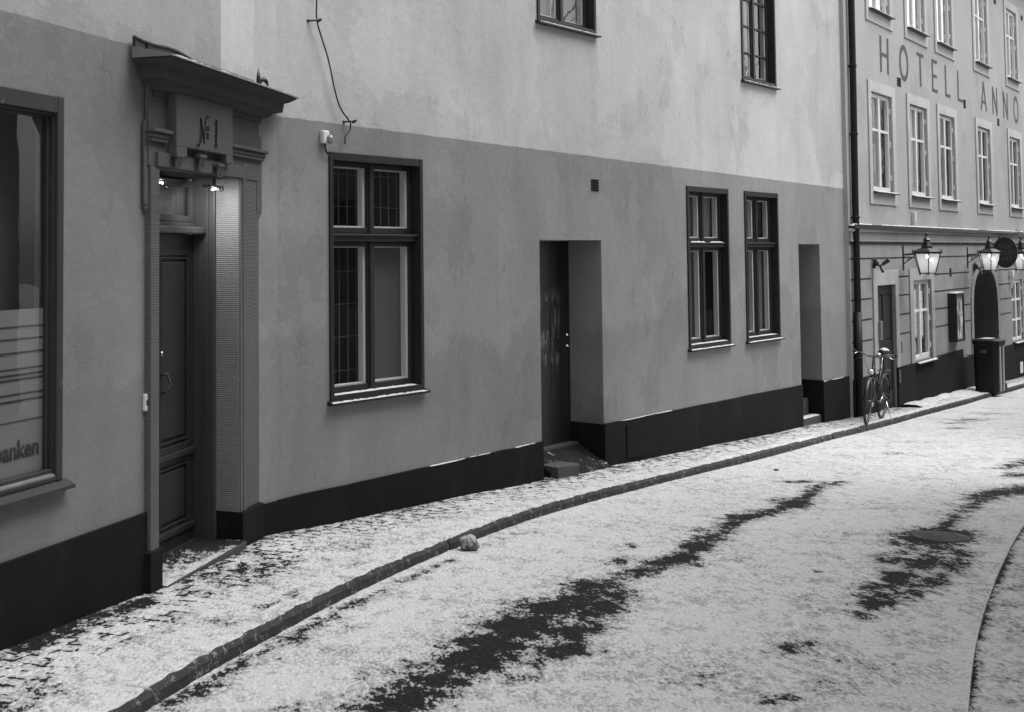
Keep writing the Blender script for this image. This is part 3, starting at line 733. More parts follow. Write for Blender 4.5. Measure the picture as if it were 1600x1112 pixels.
# door in the middle recess
def paint_door():
    m = NT('peeling_dark_door', 0.45, 0.4); o = m.obj(); x, y, z = m.xyz(o)
    n = m.noise(m.map(o, (1, 1, 0.35)), 9, 8, 0.72, 0.6)
    msk = m.ma('MULTIPLY', m.step(x, 0.60, 0.40, 1.0, 0.0) if False else m.step(x, 0.98, 1.12, 1.0, 0.0), m.step(z, 0.75, 0.95))
    msk = m.ma('MULTIPLY', msk, m.step(z, 1.55, 1.8, 1.0, 0.0))
    f = m.ma('MULTIPLY', m.step(n, 0.515, 0.57), msk)
    lowm = m.ma('MULTIPLY', m.step(m.noise(m.map(o, (1, 1, 0.25), (3, 0, 0)), 16, 6, 0.7), 0.62, 0.68), m.step(z, 0.16, 0.02))
    f = m.ma('ADD', f, m.ma('MULTIPLY', lowm, 0.5), clamp=True)
    c = m.mix(m.ma('MULTIPLY', f, 0.8), m.ma('MULTIPLY', 0.014, m.ma('ADD', 0.6, m.noise(m.map(o, (1, 1, .2)), 12, 5))), 0.16)
    m.color(c); m.bump(n, .3, .004); return m.m
M['peel'] = paint_door()
dz0 = FM.Z(888, 688, .44); MW = FM.M @ T((D2[0], .42, dz0)); dw = D2[1] - D2[0]; dh = D2[3] - dz0
bm = B(); box(bm, 0.012, dw - .012, 0, .045, .01, dh - .002, .003)
for k in range(1, 6): box(bm, .012 + k * dw / 6 - .003, .012 + k * dw / 6 + .003, -.004, 0.001, .02, dh - .01)
door2 = part('door', bm, 'peel', main, MW)
dm = FM.U(889, 530, .42) - D2[0]
for zy in (524, 541):
    b = B(); z = FM.Z(882, zy, .42) - dz0; lathe(b, [(.004, .0), (.018, .002), (.018, .012), (.010, .016), (.008, .03)], c=(dm - .06, -.002, z), seg=12, axis='Y')
    for v in b.verts: v.co.y = -.002 - (v.co.y + .002)
    part('lock', b, 'chrome', door2, MW, smooth=True)
bm = B(); box(bm, 0, dw, -.10, .05, -1.5, -.0); box(bm, 0.001, .22, -.30, -.101, -1.5, -.09, .006)
for v in bm.verts:
    pass
part('door_step', bm, 'step_stone', main, MW)
# snowy ramp beside the loose step
rb = B(); Dn = .40; yg0 = FM.gr(D2[0]) - dz0; yg1 = FM.gr(D2[1]) - dz0
for v in (prism(rb, [(0.18, -.50, yg0 + .0), (0.18, -.101, -.02), (0.18, -.101, -1.0), (0.18, -.50, -1.0)], (dw - .195, 0, 0)),): pass
part('ramp', rb, 'ramp', main, MW)
bs = FM.U(858, 725, -.02)
sm = FM.M @ T((FM.U(868, 735, .02), .04, FM.gr(D2[0] + .2)))
bm = B(); box(bm, -.10, .27, -.13, .12, -.03, .12, .012)
for v in bm.verts: v.co += Vector((random.uniform(-.006, .006), random.uniform(-.006, .006), random.uniform(-.006, .006)))
stp = part('stone_step', bm, 'step_stone', None, sm @ Matrix.Rotation(R(-5), 4, 'Z')); tag(stp, 'rough stone step block lying in front of the peeling dark door', 'step')
# right recess door (mostly hidden) and its step
dz3 = FM.Z(1270, 648, .1); w3 = D3[1] - D3[0]
bm = B(); box(bm, .0, w3, .38, .43, .25, D3[3] - dz3); part('door', bm, 'frame_dark', main, FM.M @ T((D3[0], 0, dz3)))
bm = B(); box(bm, 0.001, w3 - .013, .03, .40, -1.4, 0); box(bm, .001, w3 - .013, .22, .41, 0, .24); part('door_step', bm, 'step_stone', main, FM.M @ T((D3[0], 0, dz3)))
bm = B(); snow_strip(bm, .01, w3 - .02, .03, .17, -.002, .014); part('snow_layer', bm, 'snow', main, FM.M @ T((D3[0], 0, dz3)), smooth=True)
# ventilation grille on the main wall
def vent(fr, x0, x1, y0, y1, par, n=4, left=False, vmat='hole'):
    u0, u1, z0, z1 = fr.U(x0, (y0 + y1) / 2), fr.U(x1, (y0 + y1) / 2), fr.Z((x0 + x1) / 2, y1), fr.Z((x0 + x1) / 2, y0)
    b = B(); hh = (z1 - z0) / n
    for k in range(n): box(b, u0, u1, -.006, .002, z0 + hh * (k + .22), z0 + hh * (k + 1))
    return part('vent', b, vmat, par, fr.M)
vent(FM, 923.5, 935, 281, 300, main, 5)

# ================================================================ PORTAL (No 1)
dL = FD.L
pz = lambda x, y, d=0: FD.Z(x, y, d)
PR = 0.04
ou0, ou1 = (FD.U(247, 262, -PR) + FD.U(252, 830, -PR)) / 2, (FD.U(373, 282, -PR) + FD.U(379, 800, -PR)) / 2
oz1 = (pz(247, 260, -PR) + pz(373, 280, -PR)) / 2; thz = FD.Z(262, 900) - .02
thr = (FD.Z(262, 893) + FD.Z(378, 846)) / 2
print('portal', ou0, ou1, oz1, thr, dL)
bm = B(); wall_sheet(bm, 0.0, dL, -1.0, FD.Z(300, 92), [(ou0, ou1, -1.0, oz1, .02)])
part('wall', bm, 'wall_portal', main, FD.M, recalc=False)
usplit = FD.U(345, 60)
bm = B(); wall_sheet(bm, 0, usplit, FD.Z(300, 92), ZTOP, []); part('wall', bm, 'wall_portal2', main, FD.M, recalc=False, label='darker patch of plaster above the portal canopy')
bm = B(); wall_sheet(bm, usplit, dL, FD.Z(300, 92), ZTOP, []); part('wall', bm, 'wall_strip', main, FD.M, recalc=False, label='light patch of plaster above the right end of the canopy')
# PR: surround stands proud of the wall by this
portal = thing('stone_portal', 'carved sandstone doorway surround with flat canopy, numbered panel and dark panelled door', 'doorway', FD.M @ T((0, 0, FD.gr(.9))))
PM = FD.M
pl_z = (FD.Z(244, 860, -PR) + 0) ; 
# outer ears (upper, wider) and piers
eu0, eu1 = FD.U(227, 300, -PR * .6), FD.U(399, 300, -PR * .6)
pu0, pu1 = FD.U(236, 600, -PR), FD.U(396, 600, -PR * .5)
zear = FD.Z(228, 320, -PR); zearR = FD.Z(396, 330, -PR)
zlin = FD.Z(300, 160, -PR)
pbL = FD.Z(245, 857, -PR); pbR = FD.Z(390, 793, -PR)
rightw = ou1 + (dL - ou1) * 0.55
bm = B(); box(bm, pu0, ou0, -PR, .24, pbL, oz1 - .001, .006); part('pier', bm, 'stone_v', portal, PM, label='left pier of the doorway surround')
bm = B(); box(bm, ou1, ou1 + .045, -PR, -.001, pbR, oz1, .006); box(bm, ou1 + .052, ou1 + .115, -PR - .004, -.002, pbR, oz1 + .12, .008); box(bm, ou1 + .122, dL + .03, -PR * .6, -.001, pbR, zlin - .1, .006)
part('pier', bm, 'stone_v', portal, PM, label='right pier of the doorway surround')
# right ears: wider upper block
bm = B(); box(bm, dL - .02, dL + .085, -PR * .75, -.001, zearR, FD.Z(405, 215), .006)
prism(bm, [(dL - .02, -PR * .74, zearR + .0), (dL + .085, -PR * .74, zearR - .0), (dL + .03, -PR * .5, zearR - .07), (dL - .02, -PR * .5, zearR - .05)], (0, .02, 0))
part('ear', bm, 'stone_v', portal, PM)
bm = B(); box(bm, eu0, pu0 - .001, -PR * .5, -.001, zear, oz1 + .3, .006); box(bm, eu0 + .015, pu0 - .002, -PR * .45, -.001, zear - .03, zear - .001, .004); part('ear', bm, 'stone_v', portal, PM)
# lintel zone
zc1 = FD.Z(330, 172, -.1)          # underside of cornice
zbl = (FD.Z(229, 205, -PR) + FD.Z(400, 235, -PR)) / 2     # small moulding level
bm = B(); box(bm, pu0 - .02, dL + .02, -PR * .8, -.001, oz1, zc1 + .1, .004)
box(bm, ou0 - .05, ou1 + .05, -PR - .015, -.002, oz1, oz1 + .10, .006)
part('lintel', bm, 'stone', portal, PM)
tx0, tx1 = FD.U(276, 240, -.10), FD.U(364, 240, -.10)
for (a, b) in ((pu0 - .045, tx0 - .02), (tx1 + .03, dL + .09)):
    bm = B()
    box(bm, a, b, -PR - .05, -.003, zbl - .012, zbl + .014, .006); box(bm, a + .01, b - .01, -PR - .03, -.003, zbl - .045, zbl - .013, .008); box(bm, a + .02, b - .02, -PR - .02, -.003, zbl - .07, zbl - .046, .005)
    part('moulding', bm, 'stone', portal, PM)
# number panel
tz0, tz1 = FD.Z(282, 236, -.10), FD.Z(283, 160, -.10)
TY = -.10
bm = B(); box(bm, tx0, tx1, TY, -.004, (tz0 + .03), zc1 + .06, .006)
box(bm, tx0, tx0 + .16, TY, -.004, tz0 - .03, tz0 + .031); box(bm, tx1 - .12, tx1, TY, -.004, tz0 - .03, tz0 + .031)
panel = part('number_panel', bm, 'stone', portal, PM)
bm = B()
def ribbon(bm, pts, wd, y):
    pts = [Vector((p[0], 0, p[1])) for p in pts]; P = smooth_poly(pts, 2); n = len(P)
    ws = [wd[0] + (wd[1] - wd[0]) * math.sin(math.pi * i / (n - 1)) for i in range(n)]; pr = None
    for i, p in enumerate(P):
        t = (P[min(i + 1, n - 1)] - P[max(i - 1, 0)]).normalized(); nn = Vector((-t.z, 0, t.x)) * ws[i] * 1.25
        r = (bm.verts.new((p.x + nn.x, y, p.z + nn.z)), bm.verts.new((p.x - nn.x, y, p.z - nn.z)))
        if pr: bm.faces.new((pr[0], r[0], r[1], pr[1]))
        pr = r
def pp(x, y): return FD.uv(220 + x / 6.54, 150 + y / 6.54, TY)
Yt = TY - .003
ribbon(bm, [pp(605, 222), pp(620, 300), pp(635, 400), pp(647, 500)], (.003, .011), Yt)
ribbon(bm, [pp(694, 228), pp(684, 212), pp(668, 222), pp(656, 280), pp(650, 390), pp(646, 495)], (.003, .006), Yt)
ribbon(bm, [pp(612, 232), pp(612, 330), pp(608, 430), pp(596, 492), pp(576, 516), pp(560, 492)], (.003, .007), Yt - .006)
ribbon(bm, [pp(682, 318), pp(670, 330), pp(672, 352), pp(684, 360), pp(695, 345), pp(692, 325), pp(682, 318)], (.004, .005), Yt - .001)
for yy in (398, 432): ribbon(bm, [pp(667, yy - 6), pp(680, yy), pp(692, yy)], (.004, .006), Yt - .002)
ribbon(bm, [pp(748, 300), pp(762, 275), pp(770, 250), pp(772, 247)], (.002, .004), Yt - .003)
ribbon(bm, [pp(770, 245), pp(768, 330), pp(765, 420), pp(762, 500)], (.005, .009), Yt - .004)
ribbon(bm, [pp(745, 520), pp(762, 500), pp(780, 525)], (.003, .006), Yt - .005)
part('lettering', bm, 'black_paint', panel, PM, recalc=False)
for x, y in ((286, 251), (322, 252), (350, 266)):
    c = B(); u, z = FD.uv(x, y, -.12)
    box(c, u - .055, u + .055, -.105, -PR - .005, z + .02, z + .045, .004)
    for k in range(3):
        prism(c, [(u - .045 + k * .034, -.10, z + .02), (u - .045 + k * .034, -.085, z - .055), (u - .045 + k * .034, -.08, z + .02)], (.022, 0, 0))
    part('bracket', c, 'stone', portal, PM)
# canopy: stepped cornice under a sheet roof
CF = -.28
cu0 = FD.U(205, 85, -.05); cuL = FD.U(268, 86, CF); cuR = FD.U(466, 153, CF)
czf = (FD.Z(268, 88, CF) + FD.Z(466, 154, CF)) / 2
czw = (FD.Z(204, 57) + FD.Z(405, 127)) / 2
cu0 = cuL; cu1 = cuR
print('canopy', cuL, cuR, czf, czw, 'zc1', zc1)
bm = B(); prof = [(CF + .005, czf - .004), (CF + .05, czf - .035), (CF + .09, czf - .05), (CF + .10, czf - .12), (CF + .16, czf - .135), (CF + .19, czf - .17), (CF + .23, czf - .18), (CF + .235, czf - .215)]
prev = None; inset = 0
rings = []
for (y, z) in prof:
    e = (y - CF) * .95
    rings.append([bm.verts.new(p) for p in ((cu0 + e, 0, z), (cu0 + e, y, z), (cu1 - e, y, z), (cu1 - e, 0, z))])
for a, b in zip(rings[:-1], rings[1:]):
    for k in range(3): bm.faces.new((a[k], a[k + 1], b[k + 1], b[k]))
bm.faces.new(rings[0]); bm.faces.new(rings[-1])
part('cornice', bm, 'stone_dark', portal, PM)
bm = B(); prism(bm, [(cu0 - .01, CF - .012, czf), (cu0 - .01, CF - .012, czf + .010), (cu0 - .01, -.004, czf + .075), (cu0 - .01, -.004, czf + .0)], (cu1 - cu0 + .02, 0, 0))
can = part('canopy_sheet', bm, 'zinc', portal, PM)
bm = B(); n = 16; pts = []
for k in range(n + 1):
    u = cu0 + (cuR - .42 - cu0) * k / n; pts.append((u, -.010, czw - .010 * math.sin(k * .9) - (.0 if k < 4 else .012 * (k - 4) / 2)))
fl = [(cu0, -.010, czf + .05)] + [(p[0], p[1], p[2]) for p in pts] + [(cuR - .42, -.010, czf + .05)]
prism(bm, fl, (0, .008, 0)); part('flashing', bm, 'zinc_dark' if 'zinc_dark' in M else 'shop_wood', portal, PM)
bm = B(); tube(bm, [(p[0], p[1] - .006, p[2]) for p in pts], .009, 6); tube(bm, [(cu0, -.016, czf + .01), (cu0, -.016, czw)], .008, 6); tube(bm, [(cu0 + .18, -.016, czf + .07), (cu0 + .18, -.016, czw - .01)], .007, 6)
part('lead_edge', bm, 'black_iron', portal, PM)
bm = B(); rr = random.Random(4)
for k in range(16):
    a = cu0 + .1 + (cu1 - cu0 - .3) * rr.random(); snow_strip(bm, a, a + rr.uniform(.08, .3), CF + .01 + rr.uniform(0, .03), CF + rr.uniform(.06, .13), czf + .018, .012, seed=k)
snow_strip(bm, cu0 + .04, cu0 + .4, CF - .01, CF + .05, czf + .010, .014, seed=77)
part('snow_layer', bm, 'snow', portal, PM, smooth=True)
# plinth blocks of the portal
bm = B(); a0 = FD.U(236, 880, -PR - .02); a1 = FD.U(259, 880, -PR - .02)
box(bm, a0, ou0 + .012, -PR - .02, .28, -1.5, pbL, .006); part('base_block', bm, 'plinth', portal, PM)
bm = B(); box(bm, ou1 - .006, dL + .03, -PR - .02, .24, -1.5, pbR, .006); part('base_block', bm, 'plinth', portal, PM)
# right jamb: horizontally tooled stone, lit by the lamp
JD = .18
zj = FD.Z(330, 796, JD)
bm = B(); box(bm, ou1 - .006, ou1 + .05, -PR + .012, JD, pbR + .002, oz1 - .002, .004); part('jamb', bm, 'stone_h', portal, PM)
bm = B(); box(bm, ou1 + .003, ou1 + .04, JD, JD + .02, pbR, oz1); box(bm, ou0 - .05, ou0 - .003, .2, JD + .2, -1, oz1); part('jamb', bm, 'stone_v', portal, PM)
# threshold
bm = B(); box(bm, ou0 + .013, ou1 - .007, -.09, JD + .2, -1.5, thr, .008); part('threshold', bm, 'step_stone', portal, PM)
bm = B(); lb_ = bm.verts.layers.float.new('bare'); lw_ = bm.verts.layers.float.new('wd'); gr_ = []
for i in range(21):
    r_ = []
    for j in range(9):
        u = ou0 + .02 + (ou1 - ou0 - .035) * i / 20; y = -.085 + .40 * j / 8; v = bm.verts.new((u, y, thr + .004)); q = i / 20
        v[lw_] = 1.0; v[lb_] = max(0, min(.9, .02 + (j / 8) * .55 + q * .75 - .12)); r_.append(v)
    gr_.append(r_)
for i in range(20):
    for j in range(8): bm.faces.new((gr_[i][j], gr_[i + 1][j], gr_[i + 1][j + 1], gr_[i][j + 1]))
part('snow_layer', bm, 'road', portal, PM, recalc=False)
# ceiling of the recess
bm = B(); box(bm, ou0 - .03, ou1 + .04, -.002, JD + .25, oz1 + .001, oz1 + .05); part('soffit', bm, 'stone_dark', portal, PM)
# wooden frame, jamb board, transom light and door leaf
DY = .33
bx = ou1 - .01
bm = B(); box(bm, bx - .028, bx + .008, JD - .02, JD + .03, thr, oz1, .006); box(bm, bx - .035, bx + .008, JD + .03, DY + .02, thr, oz1, .002)
frame1 = part('jamb_board', bm, 'jamb_wood', portal, PM)
ztr = FD.Z(275, 358, DY - .08)
bm = B(); box(bm, ou0 - .002, bx - .036, DY - .11, DY + .02, ztr - .035, ztr + .02, .012); box(bm, ou0 - .002, bx - .036, DY - .02, DY + .02, ztr + .02, ztr + .055, .006); part('transom', bm, 'jamb_wood', portal, PM)
dlz0 = thr + .0; dlz1 = ztr - .036; du0 = ou0 - .0; du1 = bx - .036
MWD = FD.M @ T((du0, DY, dlz0)); wD = du1 - du0; hD = dlz1 - dlz0
bm = B(); box(bm, 0, wD, .015, .05, .0, hD)
for (a, b, c, d) in ((0, .10, 0, hD), (wD - .11, wD, 0, hD), (wD * .5 - .06, wD * .5 + .06, 0, hD), (.1, wD - .1, 0, .16), (.1, wD - .1, hD - .16, hD), (.1, wD - .1, .62, .76)):
    box(bm, a, b, -.004 if b - a > .13 else 0, .0149, c, d, .004)
box(bm, .0, wD, -.03, .0, .66, .71, .01); box(bm, 0, wD, -.025, 0, .10, .15, .01)
door1 = part('door', bm, 'door_wood', portal, MWD)
for (a, b, c, d) in ((.11, wD * .5 - .07, .17, .61), (.11, wD * .5 - .07, .78, hD - .17), (wD * .5 + .07, wD - .12, .17, .61), (wD * .5 + .07, wD - .12, .78, hD - .17)):
    p = B(); box(p, a + .035, b - .035, .0, .016, c + .035, d - .035, .012); frame_ring(p, a, b, c, d, -.008, .014, .018, .018, .018, .018, .004); part('door_panel', p, 'door_wood', door1, MWD)
hx = FD.U(253, 610, DY) - du0
b = B(); hz = FD.Z(253, 610, DY) - dlz0; hz1 = FD.Z(253, 585, DY) - dlz0; hx = max(.02, hx)
tube(b, [(hx - .035, 0, hz1), (hx + .0, -.04, hz1 + .01), (hx + .02, -.055, (hz + hz1) / 2), (hx, -.045, hz), (hx - .02, -.01, hz - .02)], .008, 8); part('handle', b, 'black_iron', door1, MWD, smooth=True)
b = B(); lathe(b, [(.014, 0), (.016, .01), (.006, .014)], c=(hx - .02, -.016, FD.Z(250, 553, DY) - dlz0), seg=12, axis='Y'); part('lock', b, 'chrome', door1, MWD, smooth=True)
# transom light
MWT = FD.M @ T((0, 0, 0))
bm = B(); frame_ring(bm, ou0, du1, ztr + .056, oz1 - .01, DY - .01, DY + .03, .06, .07, .06, .05, .006)
tw = part('transom_window', bm, 'jamb_wood', portal, PM)
bm = B(); poly(bm, [(ou0 + .05, DY + .015, ztr + .09), (du1 - .06, DY + .015, ztr + .09), (du1 - .06, DY + .015, oz1 - .06), (ou0 + .05, DY + .015, oz1 - .06)]); part('pane', bm, 'glass', tw, PM, recalc=False)
bm = B(); box(bm, ou0, du1, DY + .06, DY + .8, thr, oz1); part('interior', bm, 'dark_room', tw, PM)
bm = B(); box(bm, ou0 + .06, ou0 + .5, DY + .05, DY + .055, ztr + .09, oz1 - .25); part('curtain', bm, 'curtain_dark', tw, PM)
# lamps in the recess
lamps = []
for i, (x, y, hood) in enumerate(((334, 297, 1), (250, 285, 0))):
    d = .04 if i == 0 else .20; u, z = FD.uv(x, y, d)
    lt = thing('tube_lamp', ['small lit tube lamp under the doorway lintel, shining on the right stone jamb', 'lit tube lamp under the doorway lintel at the left pier'][i], 'lamp', FD.M @ T((u, d, z)), 'tube lamps in the doorway recess')
    b = B(); tube(b, [(-.07, -.02, -.004), (.05, .01, .010)] if i == 0 else [(-.05, 0, 0), (.04, 0, -.004)], .0065, 10); tb_ = part('tube', b, 'lamp_on', lt, WM[lt.name], smooth=True)
    b = B(); box(b, -.11, .12, -.03, .045, .016, .034, .004); box(b, .07, .09, -.012, .012, .0, .02)
    tube(b, [(.0, 0, .03), (.0, 0, oz1 - z)], .010, 8); part('housing', b, 'black_iron', lt, WM[lt.name])
    b = B(); bmesh.ops.create_uvsphere(b, u_segments=14, v_segments=10, radius=.018)
    for v in b.verts: v.co += Vector((.11 if i else .14, 0, .01 if i == 0 else -.03))
    part('sensor', b, 'black_iron', lt, WM[lt.name], smooth=True)
    ld = bpy.data.lights.new('doorway_lamp_light', 'AREA'); ld.shape = 'RECTANGLE'; ld.size = .22; ld.size_y = .05; ld.energy = 1.5 if i == 0 else .4; ld.spread = R(170)
    lo = bpy.data.objects.new('doorway_lamp_light', ld); COL.objects.link(lo); lo.parent = lt
    dirn = Vector((.62, .12, -.75)) if i == 0 else Vector((.35, .1, -.9))
    lo.matrix_local = T((-.01, 0, -.022)) @ dirn.to_track_quat('-Z', 'Y').to_matrix().to_4x4()
# iron spike and hook on the canopy
u, z = FD.uv(404, 122, -.12)
MWs = FD.M @ T((u, -.12, czf + .05)); b = B(); zz = z - czf - .05
tube(b, [(0, 0, -.02), (0, 0, .07), (0, .002, .14)], [.022, .018, .003], 8)
tube(b, [(.01, 0, .0), (.03, -.01, .05), (.06, -.02, .06), (.09, -.03, .045), (.11, -.035, .015)], [.010, .014, .022, .018, .006], 8)
o = part('iron_hook', b, 'black_iron', None, MWs, smooth=True); tag(o, 'black iron spike with a curved hook on top of the doorway canopy', 'ironwork')

# ================================================================ LEFT BUILDING
left = thing('bank_house', 'dark plaster house with wide display window at the left edge of the photo', 'building', T(FL.pt(FL.L - .9, FL.gr(FL.L - .9))))
SW = (-1.9, (FL.U(98, 154) + FL.U(96, 745)) / 2, FL.Z(96, 748), (FL.Z(98, 154) + FL.Z(0, 133)) / 2)
Lend = FL.U(236, 920) + .001
bm = B(); wall_sheet(bm, -9, Lend, -1.2, ZTOP + 1, [SW + (.2,)])
part('wall', bm, 'wall_left', left, FL.M, recalc=False)
bm = B(); box(bm, -9, Lend - .003, -.022, 0.001, -1.2, FL.Z(150, 826), .003); part('plinth', bm, 'plinth', left, FL.M)
sw, sh = SW[1] - SW[0], SW[3] - SW[2]; MWW = FL.M @ T((SW[0], 0, SW[2]))
bm = B(); cw = .10
frame_ring(bm, 0, sw, 0, sh, -.012, .03, .06, .06, .10, .03, .006); frame_ring(bm, .05, sw - .05, .02, sh - .085, .012, .09, .03, .02, .03, .05, .004)
swin = part('display_window', bm, 'shop_wood', left, MWW)
gx1 = FL.U(75, 600, .05) - SW[0]; gz0 = FL.Z(74, 732, .05) - SW[2]
bm = B(); frame_ring(bm, .08, sw - .07, .04, sh - .11, .040, .085, .035, max(.02, sw - .07 - gx1), .02, max(.03, gz0 - .06), .004); part('sash', bm, 'shop_wood', swin, MWW)
bm = B(); box(bm, .09, sw - .058, -.005, .038, gz0 - .06, gz0 - .012, .008)
for v in bm.verts:
    if v.co.y < .01: v.co.z -= .012
part('inner_sill', bm, 'zinc', swin, MWW)
bm = B(); prism(bm, [(-.05, -.065, -.05), (-.05, -.065, -.03), (-.05, .0, .0), (-.05, 0, -.055)], (sw + .10, 0, 0)); part('sill', bm, 'shop_wood', swin, MWW)
bm = B(); poly(bm, [(.1, .055, gz0 - .02), (gx1 + .01, .055, gz0 - .02), (gx1 + .01, .055, sh - .11), (.1, .055, sh - .11)]); part('pane', bm, 'glass_shop', swin, MWW, recalc=False) if 'glass_shop' in M else part('pane', bm, 'glass', swin, MWW, recalc=False)
M['film'] = paint('frosted_film', 0.17, 0.35, 0.5, 0.05, 3)
zf = FL.Z(75, 481, .06) - SW[2]; FY = .066
bm = B(); poly(bm, [(.1, FY, gz0 - .03), (gx1 + .01, FY, gz0 - .03), (gx1 + .01, FY, zf), (.1, FY, zf)]); film = part('frosted_film', bm, 'film', swin, MWW, recalc=False)
bm = B()
for y, t in ((507, 1), (525.5, 1), (546, 1.2), (569, 1.1), (578, 1.5), (585, 1.4), (607, 1.2), (617, 1.4), (648, .8)):
    z = FL.Z(75, y, FY) - SW[2]; hh = .0042 * t; poly(bm, [(.1, FY - .003, z - hh), (gx1 + .01, FY - .003, z - hh), (gx1 + .01, FY - .003, z + hh), (.1, FY - .003, z + hh)])
part('stripes', bm, 'film_dark', film, MWW, recalc=False)
tb = text_bm('banken', 1, .028); 
u1_ = FL.U(59.5, 700, FY) - SW[0]; zb = FL.Z(59, 709, FY) - SW[2]; zt_ = FL.Z(30, 686.5, FY) - SW[2]; zb = (zb + FL.Z(4, 722, FY) - SW[2]) / 2
ua = FL.U(0, 700, FY) - SW[0]; wl = (u1_ - ua) * 6 / 5.25
fit(tb, u1_ - wl, u1_, zb, zt_, FY - .004); part('lettering', tb, 'film_dark', film, MWW)
bm = B(); box(bm, -.05, sw + .06, .195, .36, -.03, sh + .04)
bmesh.ops.delete(bm, geom=[f for f in bm.faces if abs(f.calc_center_median().y - .195) < 1e-3], context='FACES_ONLY'); part('interior', bm, 'shop_room', swin, MWW)
# door phone beside the portal
u, z0_ = FL.uv(226, 641); z1_ = FL.Z(226, 614); MWi = FL.M @ T((u, 0, z0_)); hI = z1_ - z0_
b = B(); box(b, -.028, .028, -.024, 0, 0, hI, .006); o = thing('door_phone', 'small white intercom box beside the stone portal', 'intercom', MWi); part('housing', b, 'plastic_white', o, MWi)
b = B(); box(b, -.018, .018, -.030, -.02, hI * .5, hI * .62, .002); box(b, -.018, -.002, -.030, -.02, hI * .38, hI * .46, .002); part('button', b, 'film_dark', o, MWi)
# ================================================================ HOTEL
def z8(x, y): return (1300 + x / 3.177, y / 3.177)
def zB(x, y): return (1300 + x / 3.177, 330 + y / 3.177)
hotel = thing('hotel_building', 'pale hotel with white framed windows and big painted letters, right of the black downpipe', 'building', T(FH.pt(5, FH.gr(5))))
M['wall_hotel'] = plaster('hotel_wall_plaster', 0.35, None, 99, 0, 0.22)
M['wall_hotel_low'] = plaster('hotel_lower_plaster', 0.26, None, 99, 0, 0.2)
M['surround'] = plaster('window_surround_plaster', 0.46, None, 99, 0, 0.12)
M['groove'] = paint('groove_dark', 0.03, 0.9, 0.1, 0.2, 5)
ow = [z8(*p) for p in ((190, 457), (291, 482), (201, 948), (299, 955))]
o1 = FH.rect(*ow); s1 = FH.rect((1354.1, 124.3), (1396, 138.3), (1358.9, 318.9), (1400.7, 322.6))
SWD = s1[1] - s1[0]; ml, mr, mb, mt = o1[0] - s1[0], s1[1] - o1[1], o1[2] - s1[2], s1[3] - o1[3]
cols = []
for (tl, tr, bl, br) in (((172, 395), (305, 440), (187, 1013), (320, 1025)), ((367, 465), (478, 503), (379, 1032), (491, 1044)), ((517, 515), (614, 548), (529, 1048), (625, 1056)), ((708, 587), (790, 612), (720, 1064), (800, 1073)), ((868, 640), (935, 662), (880, 1083), (948, 1090))):
    cols.append(FH.rect(z8(*tl), z8(*tr), z8(*bl), z8(*br)))
w5 = FH.rect(z8(853, 0), z8(920, 42), z8(865, 430), z8(928, 457)); print('cols', [[round(q, 2) for q in c] for c in cols], 'w5', w5, ml, mr, mb, mt)
z2b = (FH.Z(*z8(167, 103)) + FH.Z(*z8(361, 190)) + FH.Z(*z8(510, 258)) + FH.Z(*z8(703, 350)) + w5[2]) / 5; z2h = w5[3] - w5[2]
u_next = cols[-1][0] + (cols[-1][0] - cols[-2][0])
rows = [(c[0], c[1], cols[0][2], cols[0][3]) for c in cols] + [(c[0], c[1], z2b, z2b + z2h) for c in cols]
rows += [(u_next, u_next + SWD, cols[0][2], cols[0][3]), (u_next, u_next + SWD, z2b, z2b + z2h)]
HTOP = z2b + z2h + .42
opens = [(a + ml * .9, b - mr * .9, c + mb, d - mt) for a, b, c, d in rows]
zcor = FH.Z(1400, 355.5)       # floor band
HCUT = zcor
bm = B(); wall_sheet(bm, 0, 22, HCUT, HTOP, [o + (.14,) for o in opens if o[3] < HTOP])
poly(bm, [(0, 0, -2), (0, 3, -2), (0, 3, HTOP), (0, 0, HTOP)])
part('wall', bm, 'wall_hotel', hotel, FH.M, recalc=False)
